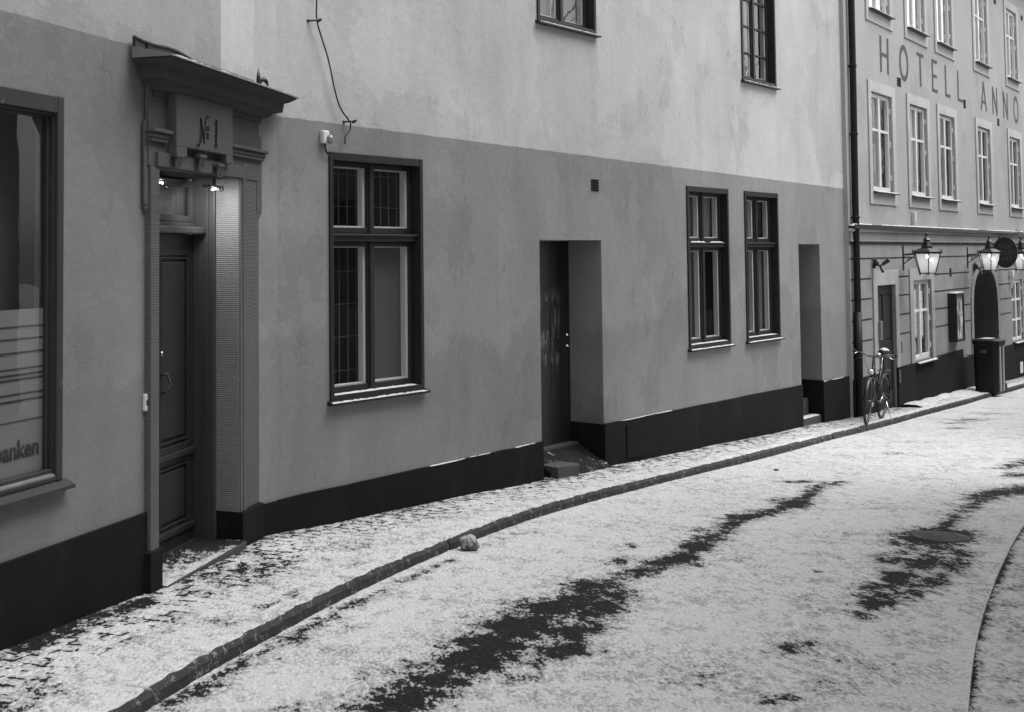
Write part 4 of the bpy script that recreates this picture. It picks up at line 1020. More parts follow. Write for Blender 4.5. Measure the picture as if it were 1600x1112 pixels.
def white_window(fr, o, s, par, seed, rows_=(.375,), tree=False, curtains=(0, 0), ledge=True, bars=False, gl='glass_clear'):
    if s and seed in (5, 6, 7, 8, 9, 11): gl = 'glass_sky'
    u0, u1, z0, z1 = o; w, h = u1 - u0, z1 - z0; MW = fr.M @ T((u0, 0, z0))
    b = B(); f = .07
    frame_ring(b, .004, w - .004, .004, h - .004, .035, .10, f, f, f, f, .004); box(b, w / 2 - .045, w / 2 + .045, .030, .09, f, h - f, .005)
    for r in rows_: zc = h * (1 - r); box(b, f, w - f, .040, .08, zc - .022, zc + .022)
    for zc in (.15, .5, .85):
        for xx in (.02, w - .02): box(b, xx - .018, xx + .018, .01, .036, h * zc - .05, h * zc + .05, .004)
    win = part('window', b, 'white', par, MW)
    if s:
        b = B(); a = (s[0] - u0, s[1] - u0, s[2] - z0, s[3] - z0)
        frame_ring(b, a[0], a[1], a[2], a[3], -.025, -.001, -a[0], a[1] - w, a[3] - h, -a[2], .004); part('surround', b, 'surround', win, MW)
    b = B(); poly(b, [(f, .06, f), (w - f, .06, f), (w - f, .06, h - f), (f, .06, h - f)]); part('pane', b, gl, win, MW, recalc=False)
    b = B(); box(b, .01, w - .01, .102, 1.2, .01, h - .01)
    bmesh.ops.delete(b, geom=[q for q in b.faces if abs(q.calc_center_median().y - .102) < 1e-3], context='FACES_ONLY'); part('interior', b, 'dark_room', win, MW)
    for k, c in enumerate(curtains):
        if not c: continue
        b = B(); n = 20; pr = None; x0, x1 = (f, w / 2) if k == 0 else (w / 2, w - f)
        if c < 1: x1 = x0 + (x1 - x0) * c
        for q in range(n + 1):
            xx = x0 - .02 + (x1 - x0 + .03) * q / n; yy = .15 + .014 * math.sin(q * 1.7 + seed); r = (b.verts.new((xx, yy, .05)), b.verts.new((xx, yy, h - .05)))
            if pr: b.faces.new((pr[0], r[0], r[1], pr[1]))
            pr = r
        part('curtain', b, 'curtain_light', win, MW, smooth=True)
    if bars:
        b = B()
        for zc in [.12 + .24 * k for k in range(int(h / .24))]: box(b, f, w - f, .115, .125, zc - .007, zc + .007)
        part('shelf_line', b, 'grille', win, MW)
    if ledge:
        b = B(); prism(b, [(-.03, -.11, -.045), (-.03, -.11, -.030), (-.03, .03, .0), (-.03, .03, -.045)], (w + .08, 0, 0)); part('ledge', b, 'black_iron', win, MW)
        b = B(); snow_strip(b, -.01, w + .02, -.105, -.04, -.029, .018, seed=seed); part('snow_layer', b, 'snow', win, MW, smooth=True)
    return win
cur = [(.55, .98), (.98, .9), (0, 0), (0, .5), (0, 0), (.98, .98), (.9, .98), (0, 0), (0, 0), (0, 0), (0, 0), (0, 0)]
for k, (o, s) in enumerate(zip(opens, rows)): white_window(FH, o, s, hotel, k, curtains=cur[k])
# painted letters
def stroke(bm, pts, w, y, closed=False):
    """flat strokes of equal width in the wall plane"""
    P = [Vector((p[0], 0, p[1])) for p in pts]; n = len(P); L = []; 
    for i in range(n):
        a = P[(i - 1) % n] if closed or i > 0 else P[i]; b = P[(i + 1) % n] if closed or i < n - 1 else P[i]
        t = (b - a).normalized(); nn = Vector((-t.z, 0, t.x)) * w / 2
        L.append((bm.verts.new((P[i].x + nn.x, y, P[i].z + nn.z)), bm.verts.new((P[i].x - nn.x, y, P[i].z - nn.z))))
    for i in range(n if closed else n - 1): j = (i + 1) % n; bm.faces.new((L[i][0], L[j][0], L[j][1], L[i][1]))
def letter(bm, ch, x0, x1, z0, z1, y):
    W_ = .105; w = .06; a, b, c, d = x0 + W_ / 2, x1 - W_ / 2, z0, z1; yy = [y]
    def S(*pts): stroke(bm, pts, w if abs(pts[0][1] - pts[1][1]) < .01 else W_, yy[0]); yy[0] -= .0006
    m = (z0 + z1) / 2
    if ch == 'H': S((a, c), (a, d)); S((b, c), (b, d)); S((a, m), (b, m))
    if ch == 'T': S(((a + b) / 2, c), ((a + b) / 2, d - w)); S((x0, d - w / 2), (x1, d - w / 2))
    if ch == 'E': S((a, c), (a, d)); S((a, d - w / 2), (x1, d - w / 2)); S((a, c + w / 2), (x1, c + w / 2)); S((a, m), (b, m))
    if ch == 'L': S((a, c), (a, d)); S((a, c + w / 2), (x1, c + w / 2))
    if ch == 'A': S((a, c), ((a + b) / 2, d)); S((b, c), ((a + b) / 2, d)); S((a + (b - a) * .18, c + (d - c) * .3), (b - (b - a) * .18, c + (d - c) * .3))
    if ch == 'N': S((a, c), (a, d)); S((b, c), (b, d)); S((a, d - .02), (b, c + .02))
    if ch == 'O':
        pts = [((a + b) / 2 + (b - a) / 2 * math.cos(t), m + (d - c - w) / 2 * math.sin(t)) for t in [k * math.pi / 14 for k in range(28)]]; stroke(bm, pts, .10, y, True)
# letter boxes: left x, right x, and mean y of top / bottom in the zoomed crop
LT = [('H', 237, 280, 186, 365), ('O', 333, 378, 228, 402), ('T', 420, 455, 264, 430), ('E', 495, 522, 298, 455), ('L', 560, 585, 325, 480), ('L', 622, 647, 360, 508), ('A', 737, 767, 414, 554), ('N', 795, 820, 438, 572), ('N', 848, 872, 462, 592), ('O', 900, 925, 484, 610)]
lz1 = sum(FH.Z(*z8((a + b) / 2, c)) for _, a, b, c, d in LT) / len(LT); lz0 = sum(FH.Z(*z8((a + b) / 2, d)) for _, a, b, c, d in LT) / len(LT)
print('letters', [(ch, round(FH.U(*z8(a, (c + d) / 2)), 2), round(FH.U(*z8(b, (c + d) / 2)), 2), round(FH.Z(*z8((a + b) / 2, c)), 2), round(FH.Z(*z8((a + b) / 2, d)), 2)) for ch, a, b, c, d in LT])
for ch, a, b, c, d in LT:
    bm = B(); letter(bm, ch, FH.U(*z8(a, (c + d) / 2)), FH.U(*z8(b, (c + d) / 2)), lz0, lz1, -.004); part('painted_letter', bm, 'letter', hotel, FH.M, recalc=False)
for (a, b, c, d) in ((323, 341, 388, 433), (652, 663, 497, 540), (820, 830, 592, 628), (802, 812, -14, 22), (937, 945, 80, 105)):
    p, q = z8(a, c), z8(b, d); vent(FH, p[0], q[0], p[1], q[1], hotel, 4)
# eaves
ez = FH.Z(*z8(905, 0)); print('eave z', ez, 'HTOP', HTOP)
bm = B(); HE = HTOP
for (y, z, t) in ((-.10, HE, .12), (-.22, HE + .12, .12), (-.38, HE + .24, .10), (-.50, HE + .34, .14)): box(bm, -.05, 22, y, -.001 if y == -.10 else .3, z - (.0 if y > -.2 else -.001), z + t, .02)
part('eaves', bm, 'wall_hotel', hotel, FH.M)
bm = B(); prism(bm, [(-.05, -.55, HE + .481), (-.05, -.55, HE + .53), (-.05, 5, HE + 4), (-.05, 5, HE + .481)], (22, 0, 0)); part('roof', bm, 'frame_dark', hotel, FH.M)
# floor band with snowy flashing
bm = B(); box(bm, -.02, 22, -.10, -.001, zcor - .05, zcor - .02, .004); box(bm, -.02, 22, -.115, -.101, zcor - .055, zcor + .012); part('flashing', bm, 'black_iron', hotel, FH.M)
bm = B(); box(bm, -.02, 22, -.07, -.001, zcor - .10, zcor - .051, .01); part('cornice', bm, 'surround', hotel, FH.M)
bm = B(); rr = random.Random(9); x = 0.0
while x < 21.5:
    l = rr.uniform(.5, 1.6); snow_strip(bm, x, x + l, -.112, -.01, zcor - .019, .045 if rr.random() < .8 else .02, seed=int(x * 7)); x += l * .97
part('snow_layer', bm, 'snow', hotel, FH.M, smooth=True)
zb1 = (FH.Z(1390, 374.5) + FH.Z(1490, 378)) / 2
bm = B(); box(bm, 0, 22, -.035, -.001, zb1, zcor - .101, .004); box(bm, 0, 22, -.045, -.001, zb1 - .035, zb1 - .001, .008); part('frieze', bm, 'wall_hotel_low', hotel, FH.M)
bm = B(); box(bm, 0, 22, -.008, -.001, zb1 - .085, zb1 - .036); part('band', bm, 'letter', hotel, FH.M)  # dark strip painted in for the shadow line under the frieze moulding
# lower wall with door, window, arch openings
dU0, dU1 = FH.U(*zB(222, 500)), FH.U(*zB(312, 500)); dZ1 = FH.Z(*zB(267, 368)); dZ0 = FH.gr((dU0 + dU1) / 2)
wU0, wU1 = FH.U(*zB(403, 540)), FH.U(*zB(492, 540)); wZ1, wZ0 = (FH.Z(*zB(400, 346)) + FH.Z(*zB(492, 340))) / 2, (FH.Z(*zB(412, 742)) + FH.Z(*zB(495, 722))) / 2
aU0, aU1 = FH.U(*zB(697, 450)), FH.U(*zB(819, 450)); aZ1 = FH.Z(*zB(757, 291)); aSp = aZ1 - (aU1 - aU0) / 2
vU0 = FH.U(*zB(893, 480)); vU1 = vU0 + (wU1 - wU0) * 1.0; vZ1, vZ0 = FH.Z(*zB(920, 340)), FH.Z(*zB(905, 648))
print('hotel low', dU0, dU1, dZ0, dZ1, 'win', wU0, wU1, wZ0, wZ1, 'arch', aU0, aU1, aSp, aZ1, 'w', vU0, vU1, vZ0, vZ1)
bm = B(); wall_sheet(bm, 0, 22, -2.5, HCUT, [(dU0, dU1, -2.5, dZ1, .12), (wU0, wU1, wZ0, wZ1, .14), (aU0, aU1, -2.5, aZ1, .02), (vU0, vU1, vZ0, vZ1, .14)])
# arch spandrels and deep reveal
N = 20; cx = (aU0 + aU1) / 2; ra = (aU1 - aU0) / 2; se = lambda v, p=.66: math.copysign(abs(v) ** p, v)
arc = [(cx - ra * se(math.cos(math.pi * k / N)), aSp + ra * se(math.sin(math.pi * k / N))) for k in range(N + 1)]
for (a, b) in zip(arc[:-1], arc[1:]): poly(bm, [(a[0], 0, a[1]), (b[0], 0, b[1]), (b[0], 0, aZ1 + .0), (a[0], 0, aZ1 + .0)])
part('wall', bm, 'wall_hotel_low', hotel, FH.M, recalc=False)
AD = 1.7
bm = B()
for (a, b) in zip(arc[:-1], arc[1:]): poly(bm, [(a[0], .0, a[1]), (b[0], .0, b[1]), (b[0], AD, b[1]), (a[0], AD, a[1])])
poly(bm, [(aU0, 0, -2.5), (aU0, AD, -2.5), (aU0, AD, aSp), (aU0, 0, aSp)]); poly(bm, [(aU1, 0, -2.5), (aU1, AD, -2.5), (aU1, AD, aSp), (aU1, 0, aSp)])
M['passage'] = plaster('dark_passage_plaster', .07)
part('arch_reveal', bm, 'passage', hotel, FH.M, smooth=True)
bm = B(); box(bm, aU0, aU1, AD - .04, AD + .02, -2.5, aSp + ra); box(bm, cx - .02, cx + .02, AD - .06, AD - .041, -2.5, aSp + ra * .9)
for sx in (-1, 1):
    for (z0_, z1_) in ((-1.0, -.1), (.0, 1.1)): frame_ring(bm, cx + sx * ra * .5 - ra * .36, cx + sx * ra * .5 + ra * .36, z0_, z1_, AD - .055, AD - .041, .04, .04, .04, .04)
part('entrance_door', bm, 'door_wood', hotel, FH.M)
# arch surround (pale band)
bm = B(); ro = ra + .19; outer = [(cx - ro * se(math.cos(math.pi * k / N)), aSp + ro * se(math.sin(math.pi * k / N))) for k in range(N + 1)]
zft = FH.Z(*zB(670, 718))
arc2 = [(aU0, zft)] + arc + [(aU1, zft)]; out2 = [(cx - ro, zft)] + outer + [(cx + ro, zft)]; bb = []
for (i, o_) in zip(arc2, out2): bb.append([bm.verts.new((i[0], -.022, i[1])), bm.verts.new((o_[0], -.022, o_[1])), bm.verts.new((o_[0], -.001, o_[1]))])
for a, b in zip(bb[:-1], bb[1:]): bm.faces.new((a[0], a[1], b[1], b[0])); bm.faces.new((a[1], a[2], b[2], b[1]))
part('arch_surround', bm, 'wall_hotel_low', hotel, FH.M)
# lower plinth
hpl = (FH.Z(1402, 571) + FH.Z(1503, 547.5)) / 2
for a, b, z in ((0.02, dU0 - .001, FH.Z(*zB(100, 835))), (dU1 + .001, FH.U(*zB(645, 700)), hpl), (FH.U(*zB(645, 700)), aU0 - .001, zft), (aU1 + .001, 22, FH.Z(*zB(870, 668)))):
    bm = B(); box(bm, a, b, -.03 if z != zft else -.026, -.0005, -2.5, z, .004); part('plinth', bm, 'plinth', hotel, FH.M)
# rustication grooves
gz_ = [FH.Z(*zB(95, y)) for y in (238, 342, 445, 551, 658)]; print('grooves', gz_)
occ = [(dU0 - .27, dU1 + .25, dZ1 + .26), (wU0 - .2, wU1 + .25, wZ1 + .30), (cx - ro, cx + ro, aZ1 + .19), (vU0 - .12, vU1 + .12, vZ1 + .10)]
pU0, pU1 = FH.U(*zB(597, 500)), FH.U(*zB(660, 500))
bm = B()
for z in gz_:
    segs = [(0.03, 21.9)]
    for a, b, zt in occ:
        if z < zt:
            ns = []
            for (p, q) in segs:
                if b <= p or a >= q: ns.append((p, q))
                else:
                    if a > p: ns.append((p, a))
                    if b < q: ns.append((b, q))
            segs = ns
    for p, q in segs: box(bm, p, q, -.0035, -.0005, z - .012, z + .012)
part('groove', bm, 'groove', hotel, FH.M)
for a, b, z0_, z1_, t in ((dU0, dU1, hpl - .35, dZ1, 0.25), (wU0, wU1, wZ0 - .03, wZ1, .22)):
    bm = B(); box(bm, a - .22, a - .001, -.025, -.001, z0_, z1_ + t, .006); box(bm, b + .001, b + .2, -.025, -.001, z0_ if a != dU0 else hpl + .0, z1_ + t, .006); box(bm, a - .001, b + .001, -.0245, -.001, z1_ + .001, z1_ + t - .001, .004)
    part('opening_surround', bm, 'surround_low' if 'surround_low' in M else 'wall_hotel', hotel, FH.M)
# side door
MWD = FH.M @ T((dU0, .045, dZ0 - .1)); wd_, hd_ = dU1 - dU0, dZ1 - dZ0 + .1
bm = B(); box(bm, 0, wd_, .02, .06, 0, hd_)
xs = [(.0, .09), (wd_ / 2 - .045, wd_ / 2 + .045), (wd_ - .09, wd_)]
for a, b in xs: box(bm, a, b, -.01, .019, 0, hd_, .005)
for c, d in ((0, .40), (.98, 1.24), (hd_ - .16, hd_)): box(bm, .09, wd_ - .09, -.009, .0195, c, d, .005)
dr = part('door', bm, 'frame_dark', hotel, MWD)
for s in (0, 1):
    for c, d in ((.42, .96), (1.26, hd_ - .18)):
        p = B(); x0 = .11 + s * (wd_ / 2 - .04); box(p, x0, x0 + wd_ / 2 - .17, .004, .021, c, d, .006); part('door_panel', p, 'door_grey', dr, MWD) if 'door_grey' in M else part('door_panel', p, 'frame_mid', dr, MWD)
bm = B(); box(bm, wd_ + .03, wd_ + .07, -.06, -.10, .5, .72, .004); box(bm, wd_ + .03, wd_ + .07, -.14, -.125, 1.0, 1.2, .004); part('hinge', bm, 'zinc', dr, MWD)
# lower windows
white_window(FH, (wU0, wU1, wZ0, wZ1), None, hotel, 31, rows_=(.39,), bars=True, gl='glass')
white_window(FH, (vU0, vU1, vZ0, vZ1), None, hotel, 32, rows_=(.33, .66), curtains=(0, 0))
for (x0, x1, y0, y1) in ((583, 592, 285, 328),):
    p, q = zB(x0, y0), zB(x1, y1); vent(FH, p[0], q[0], p[1], q[1], hotel, 4)
bm = B(); a, b = FH.U(*zB(924, 770)), FH.U(*zB(937, 770)); box(bm, a - .1, b + .3, -.034, -.031, FH.Z(*zB(930, 815)), FH.Z(*zB(930, 710))); part('cellar_hatch', bm, 'hole', hotel, FH.M)
bm = B(); box(bm, a, b, -.05, -.036, FH.Z(*zB(930, 800)), FH.Z(*zB(930, 745)), .004); part('cellar_sign', bm, 'plastic_white', hotel, FH.M)

# ---------------------------------------------------------------- things on the hotel wall
def wall_thing(name, label, cat, x, y, group=None, fr=FH):
    u, z = fr.uv(x, y); return thing(name, label, cat, fr.M @ T((u, 0, z)), group)
def lantern(xp, yp, xc, ytop, ybot, label, wpx):
    """xp,yp: wall plate; lantern centre at image x = xc"""
    u, z = FH.uv(xp, yp); L = .3
    for _ in range(30):
        p = FH.pt(u, z, -L); q = p - CAM; cxp = PX + FPX * q.dot(_r) / q.dot(_f)
        L += (xc - cxp) / 90.0
    p = FH.pt(u, z, -L); dd = (p - CAM).dot(_f); sc_ = dd / FPX
    def zz(y):
        r = ray(xc, y); return (CAM + r * ((p - CAM).dot(_f) / r.dot(_f))).z - z
    t = thing('wall_lantern', label, 'lantern', FH.M @ T((u, 0, z)), 'lit wall lanterns on the hotel')
    MW = WM[t.name]; zt, zb_ = zz(ytop), zz(ybot); hh = zt - zb_; rad = wpx / 2 * sc_
    b = B(); box(b, -.02, .02, -.02, 0, -.26, .18, .004); tube(b, [(0, -.01, .02), (0, -L * .5, .03), (0, -L + rad * .8, .0)], .014, 8)
    pts = [(0, -.03 - .09 * k / 12 * (L / .4) + .05 * math.sin(k * .9) * (1 - k / 14), -.05 - .10 * math.cos(k * .7) * (1 - k / 14)) for k in range(13)]
    tube(b, pts, .006, 6); tube(b, [(0, -.01, -.15), (0, -L * .45, -.02)], .009, 6); part('bracket', b, 'black_iron', t, MW, smooth=True)
    c = (0, -L, 0); zh = zb_ + hh * .52   # eave of hood
    rot = R(20)
    b = B(); lathe(b, [(rad * 1.05, zh - .02), (rad * 1.08, zh + .012), (rad * .55, zh + hh * .10), (rad * .40, zh + hh * .11), (rad * .42, zh + hh * .14), (rad * .22, zh + hh * .28), (rad * .30, zh + hh * .30), (rad * .12, zh + hh * .36), (rad * .06, zh + hh * .39), (rad * .14, zh + hh * .43), (rad * .10, zh + hh * .46), (.004, zt)], c=c, seg=6, rot=rot)
    for k in range(6):
        a = rot + k * math.pi / 3; x, y = rad * 1.06 * math.cos(a), rad * 1.06 * math.sin(a); tube(b, [(c[0] + x, c[1] + y, zh - .01), (c[0] + x, c[1] + y, zh + .05)], [.014, .006], 6)
    part('hood', b, 'black_iron', t, MW)
    b = B(); rb_ = rad * .60; zc0 = zb_ + .02
    for k in range(6):
        a = rot + k * math.pi / 3; p0 = (c[0] + rad * .98 * math.cos(a), c[1] + rad * .98 * math.sin(a), zh - .015); p1 = (c[0] + rb_ * math.cos(a), c[1] + rb_ * math.sin(a), zc0); tube(b, [p0, p1, (p1[0], p1[1], zb_ - .015)], .009, 6)
        a2 = rot + (k + 1) * math.pi / 3; tube(b, [p1, (c[0] + rb_ * math.cos(a2), c[1] + rb_ * math.sin(a2), zc0)], .009, 6); tube(b, [p0, (c[0] + rad * .98 * math.cos(a2), c[1] + rad * .98 * math.sin(a2), zh - .015)], .009, 6)
    part('cage', b, 'black_iron', t, MW)
    b = B()
    for k in range(6):
        a, a2 = rot + k * math.pi / 3, rot + (k + 1) * math.pi / 3; k1, k2 = rad * .95, rb_ * .97
        poly(b, [(c[0] + k2 * math.cos(a), c[1] + k2 * math.sin(a), zc0), (c[0] + k2 * math.cos(a2), c[1] + k2 * math.sin(a2), zc0), (c[0] + k1 * math.cos(a2), c[1] + k1 * math.sin(a2), zh - .02), (c[0] + k1 * math.cos(a), c[1] + k1 * math.sin(a), zh - .02)])
    part('pane', b, 'lantern_glass', t, MW, recalc=False)
    for (dx, dy, dz) in ((0, 0, -.07), (.05, -.06, -.13)):
        b = B(); bmesh.ops.create_uvsphere(b, u_segments=12, v_segments=8, radius=.026)
        for v in b.verts: v.co += Vector((c[0] + dx, c[1] + dy, zh + dz))
        part('bulb', b, 'bulb', t, MW, smooth=True)
    ld = bpy.data.lights.new('lantern_light', 'POINT'); ld.energy = .45; ld.shadow_soft_size = .05; lo = bpy.data.objects.new('lantern_light', ld); COL.objects.link(lo); lo.parent = t; lo.matrix_local = T((0, -L, zh - .12))
    return t
def lantern_glass():
    m = bpy.data.materials.new('lantern_glass'); m.use_nodes = True; t = m.node_tree; t.nodes.clear(); o = t.nodes.new('ShaderNodeOutputMaterial')
    tr = t.nodes.new('ShaderNodeBsdfTransparent'); tl = t.nodes.new('ShaderNodeBsdfTranslucent'); tl.inputs[0].default_value = (.9, .9, .9, 1); df = t.nodes.new('ShaderNodeBsdfDiffuse'); df.inputs[0].default_value = (.6, .6, .6, 1)
    a = t.nodes.new('ShaderNodeMixShader'); a.inputs[0].default_value = .35; b = t.nodes.new('ShaderNodeMixShader'); b.inputs[0].default_value = .45
    t.links.new(tl.outputs[0], a.inputs[1]); t.links.new(df.outputs[0], a.inputs[2]); t.links.new(tr.outputs[0], b.inputs[1]); t.links.new(a.outputs[0], b.inputs[2]); t.links.new(b.outputs[0], o.inputs[0]); return m
M['lantern_glass'] = lantern_glass()
lantern(1410.5, 400, 1448.5, 363.5, 429, 'lit black wall lantern above the white hotel window, nearest of the lanterns', 42)
lantern(1511, 400, 1546, 368, 424, 'lit black wall lantern above the arched entrance, left of the round sign', 33)
lantern(1563, 399, 1596, 370, 423, 'lit black wall lantern right of the round sign, cut by the photo edge', 30)
# round hanging sign
u, z = FH.uv(1546, 369); L = .4
for _ in range(30):
    p = FH.pt(u, z, -L); q = p - CAM; L += (1570 - (PX + FPX * q.dot(_r) / q.dot(_f))) / 90.0
p = FH.pt(u, z, -L); dd = (p - CAM).dot(_f); s_ = dd / FPX; rx, rz = 17.3 * s_, 24 * s_; zc = (1.85 + 0) 
r_ = ray(1570, 395); zc = (CAM + r_ * ((p - CAM).dot(_f) / r_.dot(_f))).z - z
sg = thing('hanging_sign', 'round black hanging sign with script lettering between two lit lanterns', 'sign', FH.M @ T((u, 0, z))); MW = WM[sg.name]
vd = (p - CAM); ang = math.atan2(vd.dot(FH.n), vd.dot(FH.u))     # sign hangs across the street, face towards the viewer side
b = B(); tube(b, [(0, 0, .04), (0, -L - rx, .04)], .014, 8); tube(b, [(0, -.0, -.25), (0, -.12, -.15), (0, -.25, .03)], .008, 6); tube(b, [(0, -L - rx, .04), (0, -L - rx - .05, .09), (0, -L - rx, .12), (0, -L - rx + .03, .09)], .009, 6)
for s in (-1, 1): tube(b, [(0, -L + s * rx * .5, .04), (0, -L + s * rx * .5, zc + rz * .8)], .006, 6)
part('bracket', b, 'black_iron', sg, MW, smooth=True)
b = B(); N = 40; pts = [(-.02, -L + rx * math.cos(2 * math.pi * k / N), zc + rz * math.sin(2 * math.pi * k / N)) for k in range(N)]; prism(b, pts, (.04, 0, 0))
bd = part('board', b, 'sign_black' if 'sign_black' in M else 'black_iron', sg, MW)
M['sign_paint'] = paint('sign_lettering', 0.075, 0.5, 0.4, 0.1, 20)
for (tx, zz_, w_, h_, sh) in (('Hotell', .42, 1.15, .34, .35), ('ANNO', 0, 1.5, .30, 0), ('1647', -.42, 1.1, .30, .1)):
    tb = text_bm(tx, 1, .0, 0, sh); fit(tb, -rx * w_ / 2, rx * w_ / 2, zc + rz * (zz_ - h_ / 2), zc + rz * (zz_ + h_ / 2), 0)
    # turn the text into the sign plane: text x -> outward (-Y), facing -X (towards the camera)
    for v in tb.verts: v.co = Vector((-.024, -L - v.co.x, v.co.z))
    part('lettering', tb, 'sign_paint', bd, MW, recalc=False)
# display case
z0_, z1_ = FH.Z(*zB(625, 640)), FH.Z(*zB(625, 403)); CDp = .16
u0_, u1_ = FH.U(*zB(620, 520), -CDp), FH.U(*zB(659, 520), -CDp)
dc = thing('display_case', 'dark wall mounted menu case with glass front left of the arched entrance', 'display case', FH.M @ T((u0_, 0, z0_))); MW = WM[dc.name]; w_, h_ = u1_ - u0_, z1_ - z0_
b = B(); box(b, 0, w_, -CDp + .03, 0, 0, h_, .004); frame_ring(b, 0, w_, 0, h_, -CDp, -CDp + .03, .05, .05, .05, .05, .004); part('case', b, 'frame_dark', dc, MW)
def poster():
    m = NT('faded_poster', .5, .4); o = m.obj(); n = m.noise(m.map(o, (6, 1, 2.2)), 1.6, 5, .7, 1.0); x, y, z = m.xyz(o)
    k = m.ma('MULTIPLY', m.step(n, .46, .56), m.step(m.ma('ABSOLUTE', m.ma('SUBTRACT', z, .42)), .25, .50, 1.0, .1)); m.color(m.mix(k, .05, .55)); return m.m
M['poster'] = poster()
b = B(); poly(b, [(.05, -CDp + .02, .05), (w_ - .05, -CDp + .02, .05), (w_ - .05, -CDp + .02, h_ - .05), (.05, -CDp + .02, h_ - .05)]); part('poster', b, 'poster', dc, MW, recalc=False)
b = B(); snow_strip(b, 0, w_, -CDp, -.01, h_, .02, seed=3); part('snow_layer', b, 'snow', dc, MW, smooth=True)
# twin floodlights / cameras
for (x, y, lab) in ((1364, 415, 'small dark twin spotlight on the hotel wall above the side door'), (1521, 420, 'small dark twin spotlight at the left shoulder of the arched entrance')):
    t = wall_thing('twin_spotlight', lab, 'spotlight', x, y, 'twin spotlights on the hotel wall'); MW = WM[t.name] @ Matrix.Scale(.85, 4)
    b = B(); box(b, -.03, .03, -.05, 0, -.06, .06, .004); tube(b, [(0, -.05, 0), (0, -.14, 0)], .015, 8); part('mount', b, 'black_iron', t, MW)
    j = Vector((0, -.13, -.02))
    for e in (Vector((-.10, -.045, .11)), Vector((.02, -.29, .10))):
        b = B(); d_ = (e - j).normalized(); tube(b, [j, j + d_ * .06, j + d_ * .065, e, e + d_ * .01], [.016, .016, .034, .042, .046], 10); hd_ = part('head', b, 'black_iron', t, MW)
        b = B(); tube(b, [e + d_ * .011, e + d_ * .016], .034, 10); part('lens', b, 'zinc', hd_, MW)
    b = B(); tube(b, [j, j + Vector((0, -.06, -.12))], [.018, .032], 8); part('sensor', b, 'black_iron', t, MW)
for (x, y, lab) in ((1425, 340, 'small white box on the hotel wall just above the floor band, below the second window'),):
    t = wall_thing('alarm_box', lab, 'alarm box', x, y); b = B(); box(b, -.05, .05, -.07, 0, -.10, .10, .015); part('housing', b, 'plastic_white', t, WM[t.name]); b = B(); box(b, -.035, .035, -.06, 0, -.22, -.11, .01); part('base', b, 'plastic_white', t, WM[t.name])
t = wall_thing('outdoor_socket', 'small pale junction box with cables right of the arched entrance', 'junction box', 1577, 428); b = B(); box(b, -.07, .07, -.09, 0, -.08, .08, .012); tube(b, [(0, -.05, -.08), (.03, -.06, -.2), (.0, -.03, -.32)], .025, 8); part('housing', b, 'plastic_white', t, WM[t.name])
t = wall_thing('mail_slot', 'narrow pale letter box on the left frame of the hotel side door', 'letter box', 1371.5, 517); b = B(); box(b, -.06, .06, -.07, -.026, -.16, .16, .008); box(b, -.045, .02, -.075, -.07, -.02, .0); part('housing', b, 'zinc', t, WM[t.name])

# ---------------------------------------------------------------- downpipe
dp = [FM.pt(FM.U(x, y, -.12), FM.Z(x, y, -.12), -.12) for x, y in ((1329.5, -70), (1330, 0), (1333, 130), (1336, 300), (1340, 470), (1343, 640))]
gzp = gz(dp[-1].y); MW = T((dp[-1].x, dp[-1].y, gzp))
t = thing('downpipe', 'tall black rain downpipe at the joint between plaster house and hotel', 'downpipe', MW)
loc = [p - Vector((dp[-1].x, dp[-1].y, gzp)) for p in dp]; loc[-1].z = .02; top = loc[0] + Vector((-.02, 0, 1.6))
b = B(); tube(b, [top] + loc, .052, 14); 
for (x, y) in ((0, 0),): pass
part('pipe', b, 'pipe', t, MW, smooth=True)
b = B(); tube(b, [loc[4] + (loc[5] - loc[4]) * .1, loc[5]], .062, 14); part('standpipe', b, 'pipe', t, MW, smooth=True)
for yy in (104, 210, 340, 560):
    k = (yy - 0) / 640; zc = FM.Z(1334, yy, -.12) - gzp; a = loc[1] + (loc[5] - loc[1]) * k; c = Vector((a.x, a.y, zc)); b = B(); lathe(b, [(.058, -.02), (.064, -.015), (.064, .015), (.058, .02)], c=c, seg=14)
    tube(b, [c, c + FM.n * .14], .008, 6); tube(b, [c, c - FM.u * .12 + FM.n * .0], .006, 6); part('pipe_clip', b, 'pipe', t, MW)

# ---------------------------------------------------------------- cable and its hooks on the main wall
wp = [z for z in ((500 - 5, -40), (495, 0), (494, 32), (503, 61), (514, 95), (522, 138), (531, 170), (545, 188), (548.5, 194), (546.5, 206), (539, 212), (539, 226))]
P3 = [FM.pt(FM.U(x, y, -.05), FM.Z(x, y, -.05), -.05) for x, y in wp]
MW = T(P3[-1]); b = B(); tube(b, [p - P3[-1] for p in smooth_poly(P3, 2)], .0075, 6); o = part('cable', b, 'black_iron', None, MW, smooth=True); tag(o, 'thin dark cable sagging down the upper wall to a hook above the tall grey window', 'cable')
for (x0, x1, y, lab) in ((481, 497, 33, 'iron wall hook holding the cable near the top edge of the photo'), (537, 552, 191, 'iron wall hook holding the lower end of the cable, above the tall window')):
    p = FM.pt(FM.U(x0, y), FM.Z(x0, y), 0); q = FM.pt(FM.U(x1, y - 1, -.07), FM.Z(x1, y - 1, -.07), -.07); b = B(); tube(b, [(0, 0, 0), q - p], .008, 6); tube(b, [q - p + Vector((-.01, 0, -.012)), q - p + Vector((.03, 0, .01))], .014, 6); bmesh.ops.create_uvsphere(b, u_segments=8, v_segments=6, radius=.016)
    o = part('wall_hook', b, 'black_iron', None, T(p), smooth=True); tag(o, lab, 'hook', 'iron hooks carrying the cable')
u, z = FM.uv(505, 216); MW = FM.M @ T((u, 0, z)); t = thing('junction_box', 'small white sensor box at the upper left corner of the tall grey window', 'sensor', MW)
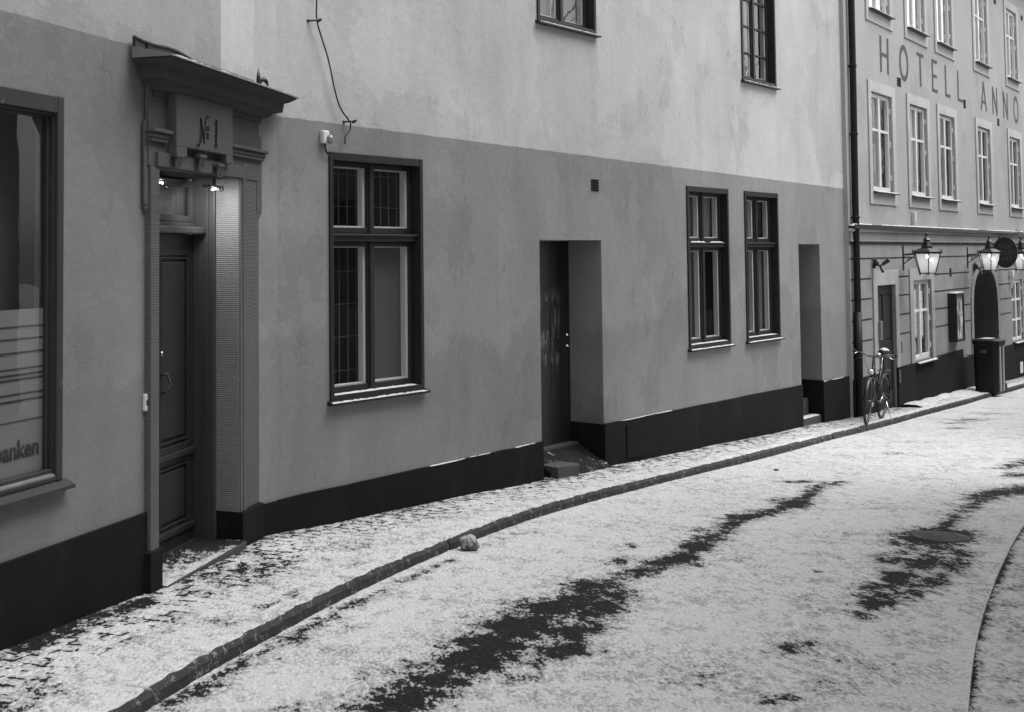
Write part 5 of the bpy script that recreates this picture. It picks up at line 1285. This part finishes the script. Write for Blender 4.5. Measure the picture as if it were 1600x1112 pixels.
b = B(); box(b, -.045, .03, -.05, 0, -.05, .06, .012); part('housing', b, 'plastic_white', t, MW); b = B(); lathe(b, [(.01, -.07), (.03, -.06), (.03, -.02), (.02, .0)], c=(.02, -.06, .02), seg=12, axis='Z'); part('sensor', b, 'zinc', t, MW)
b = B(); tube(b, [(0, -.02, -.05), (-.005, -.03, -.10), (.02, -.03, -.135), (.06, -.02, -.15)], .008, 6); part('lead', b, 'frame_dark', t, MW, smooth=True)

# ================================================================ BICYCLE
fp, rp = gnd(1353, 663, 0), gnd(1368.5, 657, 0)
dirv = (fp - rp); dirv.z = 0; dirv.normalize(); base = Vector((fp.x, fp.y, gz(fp.y) + .004)) - dirv * 1.08 / 2 + Vector((0, 0, SL * 1.08 / 2 * dirv.y * 1.0))
base.z = gz(base.y) + .006
sidev = Vector((-dirv.y, dirv.x, 0)); sl = Vector((dirv.x, dirv.y, -SL * dirv.y)).normalized(); upv = sl.cross(sidev).normalized()
lean = Matrix.Rotation(R(-5), 4, 'X')
MB_ = Matrix(((sl.x, sidev.x, upv.x, base.x), (sl.y, sidev.y, upv.y, base.y), (sl.z, sidev.z, upv.z, base.z), (0, 0, 0, 1))) @ lean
bk = thing('bicycle', 'old city bicycle with upright handlebar leaning at the foot of the black downpipe', 'bicycle', MB_); RW = .345
def bp(name, b, mat, par=bk, smooth=True, MW=None): return part(name, b, mat, par, MW if MW is not None else MB_, smooth=smooth)
FX, RX = .54, -.54
steer = T((FX - .10, 0, RW)) @ Matrix.Rotation(R(4), 4, 'Z') @ T((-(FX - .10), 0, -RW))
for wx, nm in ((FX, 'front'), (RX, 'rear')):
    MWl = MB_ @ (steer if wx > 0 else Matrix())
    b = B(); torus(b, (wx, 0, RW), RW - .032, .014, 'Y', 48, 8); lathe(b, [(.012, -.05), (.022, -.045), (.022, .045), (.012, .05)], c=(wx, 0, RW), seg=12, axis='Y')
    for k in range(28):
        a = k * 2 * math.pi / 28; s = .035 if k % 2 else -.035; a2 = a + (.35 if k % 4 < 2 else -.35)
        tube(b, [(wx + .02 * math.cos(a2), s, RW + .02 * math.sin(a2)), (wx + (RW - .036) * math.cos(a), 0, RW + (RW - .036) * math.sin(a))], .001, 4)
    w_ = bp('wheel', b, 'rim', MW=MWl)
    b = B(); torus(b, (wx, 0, RW), RW - .017, .0185, 'Y', 48, 10); part('tyre', b, 'rubber', w_, MWl, smooth=True)
    b = B(); prev = None
    for k in range(25):
        a = (R(5) + R(150) * k / 24) if wx > 0 else (R(20) + R(170) * k / 24); r0 = RW + .018
        ring = [b.verts.new((wx + (r0 - dd_) * math.cos(a), yy, RW + (r0 - dd_) * math.sin(a))) for yy, dd_ in ((-.03, .014), (-.02, .002), (0, -.003), (.02, .002), (.03, .014))]
        if prev:
            for q in range(4): b.faces.new((prev[q], ring[q], ring[q + 1], prev[q + 1]))
        prev = ring
    for s in (-1, 1): tube(b, [(wx, s * .05, RW), (wx + (-.22 if wx < 0 else .26), s * .035, RW + (.26 if wx < 0 else .20))], .003, 6)
    bp('mudguard', b, 'bike', MW=MWl)
b = B(); hd = Vector((FX - .20, 0, .86)); hl = Vector((FX - .155, 0, .66)); bb_ = Vector((-.08, 0, .30)); st_ = Vector((-.24, 0, .80))
tube(b, [hd, hl], .019, 10); tube(b, [hl + Vector((0, 0, .02)), bb_], .017, 10); tube(b, [hd - Vector((0, 0, .03)), (-.16, 0, .56)], .014, 10); tube(b, [bb_, st_], .016, 10)
for s in (-1, 1): tube(b, [bb_ + Vector((0, s * .02, 0)), (RX, s * .055, RW)], .009, 8); tube(b, [(-.22, s * .015, .74), (RX, s * .055, RW)], .008, 8)
lathe(b, [(.02, -.035), (.022, 0), (.02, .035)], c=bb_, seg=12, axis='Y'); bp('frame', b, 'bike')
MS = MB_ @ steer
b = B(); crown = Vector((FX - .14, 0, .70))
tube(b, [hl, crown - Vector((0, 0, .02))], .017, 8); tube(b, [(crown.x, -.05, crown.z - .02), (crown.x, .05, crown.z - .02)], .014, 8)
for s in (-1, 1): tube(b, [(crown.x, s * .05, crown.z - .02), (FX - .05, s * .052, .50), (FX, s * .052, RW)], [.014, .012, .008], 8)
bp('fork', b, 'bike', MW=MS)
b = B(); sm_ = hd + Vector((-.02, 0, .12)); tube(b, [hd, sm_, sm_ + Vector((.06, 0, .02))], .012, 8)
g0 = sm_ + Vector((.06, 0, .02)); hb = [g0 + Vector(v) for v in ((-.20, .30, .045), (-.10, .29, .04), (.02, .22, .04), (.03, .10, .01), (0, 0, 0), (.03, -.10, .01), (.02, -.22, .04), (-.10, -.29, .04), (-.20, -.30, .045))]
tube(b, smooth_poly(hb, 2), .011, 10); hbar = bp('handlebar', b, 'rim', MW=MS)
for s in (0, -1): 
    b = B(); e, f_ = (hb[0], hb[1]) if s == 0 else (hb[-1], hb[-2]); tube(b, [e, e + (f_ - e) * .95], .017, 10); part('grip', b, 'rubber', hbar, MS, smooth=True)
    b = B(); q = hb[2] if s == 0 else hb[-3]; tube(b, [q + Vector((.01, 0, -.01)), q + Vector((.04, (.03 if s == 0 else -.03), -.03)), q + Vector((-.09, (.06 if s == 0 else -.06), -.05))], .006, 6); part('brake_lever', b, 'chrome', hbar, MS, smooth=True)
b = B(); lathe(b, [(.012, 0), (.03, .006), (.032, .018), (.022, .032), (.004, .04)], c=g0 + Vector((.0, .08, .015)), seg=14); part('bell', b, 'chrome', hbar, MS, smooth=True)
b = B(); q = Vector((FX - .07, 0, .78)); lathe(b, [(.012, -.06), (.036, -.03), (.042, .02), (.042, .03), (.036, .034)], c=q, seg=16, axis='X'); tube(b, [q + Vector((-.02, 0, 0)), hd + Vector((.01, 0, -.08))], .006, 6); hl_ = bp('headlight', b, 'chrome', MW=MS)
b = B(); lathe(b, [(.034, .0345), (.02, .040), (.004, .042)], c=q, seg=16, axis='X'); part('lens', b, 'plastic_white', hl_, MS, smooth=True)
b = B(); tube(b, [sm_, sm_ + Vector((.05, .03, -.10)), crown + Vector((.02, .03, .02))], .003, 6); tube(b, [g0 + Vector((.03, -.12, 0)), g0 + Vector((.09, -.10, -.06)), hl + Vector((.02, 0, 0))], .003, 6); bp('brake_cable', b, 'rubber', MW=MS)
sp_ = Vector((-.29, 0, 1.0)); b = B(); tube(b, [st_ - Vector((0, 0, .04)), sp_], .012, 8); bp('seatpost', b, 'chrome')
b = B(); prev = None
for k in range(13):
    t_ = k / 12; x = sp_.x + .13 - .27 * t_; wv = .022 + .065 * (1 / (1 + math.exp(-(t_ - .55) * 11))); zz_ = sp_.z + .045 + .012 * math.cos(t_ * 5); e = 1.0 if 0 < k < 12 else .5
    ring = [b.verts.new((x, wv * e * c_, zz_ + s_ * .028 * e)) for c_, s_ in ((-1, -1), (-1.05, -.2), (-.7, .6), (0, .75), (.7, .6), (1.05, -.2), (1, -1))]
    if prev:
        for q in range(7): b.faces.new((prev[q], ring[q], ring[(q + 1) % 7], prev[(q + 1) % 7]))
    else: b.faces.new(ring)
    prev = ring
b.faces.new(prev); sad = bp('saddle', b, 'rubber')
b = B(); prev = None
for k in range(9):
    t_ = k / 8; x = sp_.x + .06 - .19 * t_; wv = .02 + .055 * t_; ring = [b.verts.new((x, wv * c_, sp_.z + .063 + s_ * (.028 if 0 < k < 8 else .006))) for c_, s_ in ((-1, 0), (-.6, .9), (0, 1.2), (.6, .9), (1, 0))]
    if prev:
        for q in range(4): b.faces.new((prev[q], ring[q], ring[q + 1], prev[q + 1]))
    prev = ring
part('snow_layer', b, 'snow', sad, MB_, smooth=True)
b = B()
for s in (-1, 1): tube(b, [(sp_.x - .07, s * .05, sp_.z + .015), (sp_.x - .07, s * .05, sp_.z - .03)], .012, 8)
bp('saddle_spring', b, 'chrome')
b = B(); lathe(b, [(.085, -.006), (.09, 0), (.085, .006)], c=bb_ + Vector((0, -.05, 0)), seg=24, axis='Y'); tube(b, [bb_ + Vector((0, -.06, 0)), bb_ + Vector((.13, -.07, -.11))], .009, 8); tube(b, [bb_ + Vector((0, .05, 0)), bb_ + Vector((-.13, .07, .11))], .009, 8); cr_ = bp('crank', b, 'chrome')
for s, v in ((-1, (.13, -.12, -.11)), (1, (-.13, .12, .11))):
    b = B(); c = bb_ + Vector(v); box(b, c.x - .035, c.x + .035, c.y - .045, c.y + .045, c.z - .012, c.z + .012, .004); part('pedal', b, 'rubber', cr_, MB_)
b = B(); box(b, RX - .02, bb_.x + .06, -.075, -.055, RW - .05, RW + .04, .009); bp('chain_guard', b, 'bike')
b = B()
for s in (-1, 1): tube(b, [(-.24, s * .05, .76), (RX - .16, s * .06, .76)], .006, 6); tube(b, [(RX - .02, s * .06, .76), (RX, s * .06, RW)], .005, 6)
for k in range(5): tube(b, [(-.26 - .10 * k, -.06, .76), (-.26 - .10 * k, .06, .76)], .004, 6)
bp('rear_rack', b, 'bike')
b = B(); tube(b, [(RX + .04, .06, .28), (RX + .06, .16, .01)], .008, 6); bp('kickstand', b, 'chrome')

# ================================================================ WHEELIE BINS
def wbin(px, py, Hh, lab, group, rz, wpx, lidpx=None):
    p = gnd(px, py, 0); MW = T((p.x, p.y, gz(p.y) - .01)) @ Matrix.Rotation(rz, 4, 'Z')
    t = thing('wheelie_bin', lab, 'bin', MW, group)
    w, d = .235, .26
    def rr(x, y, r, n=6):
        out = []
        for (cx_, cy_, a0_) in ((x - r, y - r, 0), (-x + r, y - r, 90), (-x + r, -y + r, 180), (x - r, -y + r, 270)):
            for k in range(n + 1): a = R(a0_ + 90 * k / n); out.append((cx_ + r * math.cos(a), cy_ + r * math.sin(a)))
        return out
    b = B(); prev = None
    for z, k in ((.0, .90), (.03, .92), (.5, .96), (Hh - .06, 1.0), (Hh - .055, 1.05), (Hh - .0, 1.05)):
        ring = [b.verts.new((x, y, z)) for x, y in rr(w * k, d * k, .085)]
        if prev:
            for q in range(len(ring)): b.faces.new((prev[q], prev[(q + 1) % len(ring)], ring[(q + 1) % len(ring)], ring[q]))
        else: b.faces.new(ring)
        prev = ring
    b.faces.new(prev); part('body', b, 'bin', t, MW, smooth=False)
    b = B(); prev = None
    for z, k in ((Hh + .001, 1.08), (Hh + .03, 1.10), (Hh + .05, .98), (Hh + .065, .6)):
        ring = [b.verts.new((x, y, z)) for x, y in rr(w * k, d * k, .09)]
        if prev:
            for q in range(len(ring)): b.faces.new((prev[q], prev[(q + 1) % len(ring)], ring[(q + 1) % len(ring)], ring[q]))
        else: b.faces.new(ring)
        prev = ring
    b.faces.new(prev); part('lid', b, 'bin', t, MW)
    b = B(); tube(b, [(-.15, d + .01, Hh - .02), (-.15, d + .07, Hh + .03), (.15, d + .07, Hh + .03), (.15, d + .01, Hh - .02)], .015, 8); part('handle', b, 'bin', t, MW, smooth=True)
    for s in (-1, 1): b = B(); lathe(b, [(.02, -.02), (.09, -.02), (.1, 0), (.09, .02), (.02, .02)], c=(s * .21, d - .04, .10), seg=18, axis='X'); part('wheel', b, 'rubber', t, MW)
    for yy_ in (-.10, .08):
        b = B(); box(b, w * .93, w * 1.0 + .012, yy_ - .035, yy_ + .035, .04, Hh - .08, .006); part('sheen_strip', b, 'sheen', t, MW)  # pale upright strips paint the sheen of the bin's rounded side
    b = B(); snow_strip(b, -.15, .16, -.2, .16, Hh + .052, .018, seed=int(px)); part('snow_layer', b, 'snow', t, MW, smooth=True)
    b = B(); box(b, -.08, .04, -d - .008, -d + .02, Hh - .22, Hh - .16, .003); part('label_plate', b, 'letter', t, MW)
    return t
hb_ang = math.atan2(FH.u.y, FH.u.x)
wbin(1547, 611.5, 1.0, 'dark wheelie bin with snow on its lid at the kerb before the arched hotel entrance', None, R(-45), 40)
# ================================================================ SMALL THINGS
def rock(name, lab, cat, x, y, h, r, sx=1, sy=1, sz=1, mat='step_stone', seed=1, snow=False, rough=.25):
    p = gnd(x, y, h); MW = T((p.x, p.y, gz(p.y, h))); b = B(); bmesh.ops.create_icosphere(b, subdivisions=3, radius=r)
    from mathutils import noise as mn
    for v in b.verts:
        k = 1 + rough * mn.noise(v.co * (2.2 / r) * .5 + Vector((seed, 0, 0))) + rough * .3 * mn.noise(v.co * (7 / r) * .5); v.co = Vector((v.co.x * sx * k, v.co.y * sy * k, v.co.z * sz * k + r * sz * .86))
    o = part(name, b, mat, None, MW, smooth=True); return tag(o, lab, cat)
def ball_mat():
    m = NT('icy_lump', .7, .3); o = m.obj(); n = m.noise(o, 26, 6, .7); z = m.xyz(o)[2]
    m.color(m.mix(m.step(m.ma('ADD', n, m.ma('MULTIPLY', z, 1.6)), .50, .78), .07, .42)); m.bump(n, .8, .01); return m.m
M['icy'] = ball_mat()
rock('ice_lump', 'round dirty lump of ice lying against the kerb in the gutter', 'ice lump', 733, 859, -KH, .072, 1.05, 1.0, .9, 'icy', 3)
rock('stone', 'small upright pale stone against the plinth right of the stone portal', 'stone', 418, 836, 0, .04, .55, .5, 1.1, 'stone_h', 6)
rock('stone', 'flat pebble at the foot of the small upright stone', 'stone', 419, 842, 0, .02, 1.2, 1, .6, 'stone_h', 8)
# manhole covers
def manhole(x, y, r, lab):
    p = gnd(x, y, -KH); MW = T((p.x, p.y, gz(p.y, -KH) + .003)) @ Matrix.Rotation(-math.atan(SL), 4, 'X'); t = thing('manhole_cover', lab, 'manhole cover', MW)
    b = B(); torus(b, (0, 0, -.001), r, .005, 'Z', 40, 6); part('rim', b, 'iron_cover', t, MW, smooth=True)
    b = B(); lathe(b, [(r - .015, -.01), (r - .015, .006), (.01, .007)], seg=40)
    for i in range(-5, 6):
        for j in range(-5, 6):
            if (i * i + j * j) * .0036 * (r / .3) ** 2 < (r - .05) ** 2: cx_, cy_ = i * .06 * r / .3, j * .06 * r / .3; box(b, cx_ - .018, cx_ + .018, cy_ - .018, cy_ + .018, .006, .010)
    part('cover', b, 'iron_cover', t, MW)
    return t, MW
M['iron_cover'] = paint('worn_iron', .035, .55, .5, .3, 20, streak=(1, 1, 1))
t, MW = manhole(1470, 838, .23, 'round iron manhole cover showing through the snow on the right of the road')
b = B(); box(b, -.05, .06, .02, .035, .0105, .014); part('lifting_bar', b, 'chrome', t, MW)
rock('pebble', 'small dark bit of litter on the snowy road below the two narrow windows', 'litter', 1213, 734, -KH, .02, 1.6, 1, .5, 'black_iron', 9)
# snow ridge along hotel foot
bm = B(); prev = None; rr = random.Random(2)
for k in range(90):
    u = dU1 + .1 + k * .12
    if u > FH.U(1521, 600): break
    hgt = .02 + .035 * math.sin(k * .35) ** 2 + rr.uniform(0, .03); wdt = .35 + .12 * math.sin(k * .22 + 1); z0_ = FH.gr(u)
    ring = [bm.verts.new((u, y, FH.gr(u, y) + z)) for y, z in ((-.03, hgt * .7), (-.12, hgt), (-wdt * .6, hgt * .6 + rr.uniform(0, .02)), (-wdt, 0.0), (-wdt - .02, -.05))]
    if prev:
        for q in range(4): bm.faces.new((prev[q], ring[q], ring[q + 1], prev[q + 1]))
    prev = ring
o = struct('snow_bank', bm, 'road', MW=FH.M, smooth=True); o['kind'] = 'stuff'; o['label'] = 'ridge of shovelled snow along the foot of the hotel wall'; o['category'] = 'snow'

# ================================================================ ACROSS THE STREET (outside the picture: shades the near end and is mirrored in the panes)
op = thing('facing_house', 'dark plaster house across the street, mirrored in the window panes', 'building', T((3.6, 3, gz(3))))
OP = [Vector((3.0, -9, 0)), Vector((3.3, 2.5, 0)), Vector((5.6, 7.0, 0)), Vector((9.0, 12.6, 0))]
for a, b_ in zip(OP[:-1], OP[1:]):
    F = Frame(b_, a); hs = []
    x = .7
    while x < F.L - 1.2: hs += [(x, x + .95, 1.0, 2.7, .2), (x, x + .95, 4.0, 5.7, .2)]; x += 2.1
    bm = B(); HF = 9.5; wall_sheet(bm, 0, F.L, -1, HF, hs); poly(bm, [(0, 4, -1), (F.L, 4, -1), (F.L, 4, HF), (0, 4, HF)]); poly(bm, [(0, 0, HF), (F.L, 0, HF), (F.L, 4, HF), (0, 4, HF)]); poly(bm, [(0, 0, -1), (0, 4, -1), (0, 4, HF), (0, 0, HF)])
    part('wall', bm, 'wall_portal', op, F.M, recalc=False)
    for h_ in hs:
        bm = B(); frame_ring(bm, h_[0], h_[1], h_[2], h_[3], .05, .12, .06, .06, .06, .06); box(bm, (h_[0] + h_[1]) / 2 - .04, (h_[0] + h_[1]) / 2 + .04, .05, .1, h_[2], h_[3]); w_ = part('window', bm, 'frame_mid', op, F.M)
        bm = B(); box(bm, h_[0], h_[1], .13, .16, h_[2], h_[3]); part('pane', bm, 'black_iron', w_, F.M)

F = Frame(Vector((25, 33, 0)), Vector((11.5, 16.5, 0))); op2 = thing('facing_house', 'long low house across the street from the hotel, mirrored in its panes', 'building', T((11.5, 16.5, gz(16.5))))
bm = B(); hs = [(x, x + .9, z, z + 1.6, .2) for x in [1 + 2.2 * k for k in range(9)] for z in (.6, 3.0)]; wall_sheet(bm, 0, F.L, -2, 4.2, hs); poly(bm, [(0, 0, 4.2), (F.L, 0, 4.2), (F.L, 4, 5.5), (0, 4, 5.5)])
part('wall', bm, 'wall_portal', op2, F.M, recalc=False)
for h_ in hs:
    bm = B(); box(bm, h_[0], h_[1], .13, .16, h_[2], h_[3]); w_ = part('window', bm, 'black_iron', op2, F.M)
for k, (x, y, hh) in enumerate(((17, 18, 11), (21, 23, 12), (25, 28, 11), (29, 33, 12), (33, 38, 11))):
    tr = thing('tree', ['tall bare tree behind the low facing house, nearest', 'bare tree behind the facing house, second', 'bare tree behind the facing house, third', 'bare tree behind the facing house, fourth', 'bare tree behind the facing house, farthest'][k], 'tree', T((x, y, gz(y))), 'bare trees across the street')
    rt = random.Random(k); b = B(); cr = B()
    def br_(p, d, l, r_, dep):
        e = p + d * l; tube(b if dep < 2 else cr, [p, (p + e) / 2 + Vector((rt.uniform(-.1, .1), rt.uniform(-.1, .1), 0)) * l, e], [r_, r_ * .85, r_ * .65], 5, False)
        if dep < 5:
            for q in range(3): br_(e - d * l * .2 * q, (d + Vector((rt.uniform(-.8, .8), rt.uniform(-.8, .8), rt.uniform(-.1, .6)))).normalized(), l * .68, r_ * .6, dep + 1)
    br_(Vector((0, 0, -.3)), Vector((0, 0, 1)), hh * .32, .2, 0)
    part('trunk', b, 'door_wood', tr, WM[tr.name]); part('crown', cr, 'door_wood', tr, WM[tr.name])
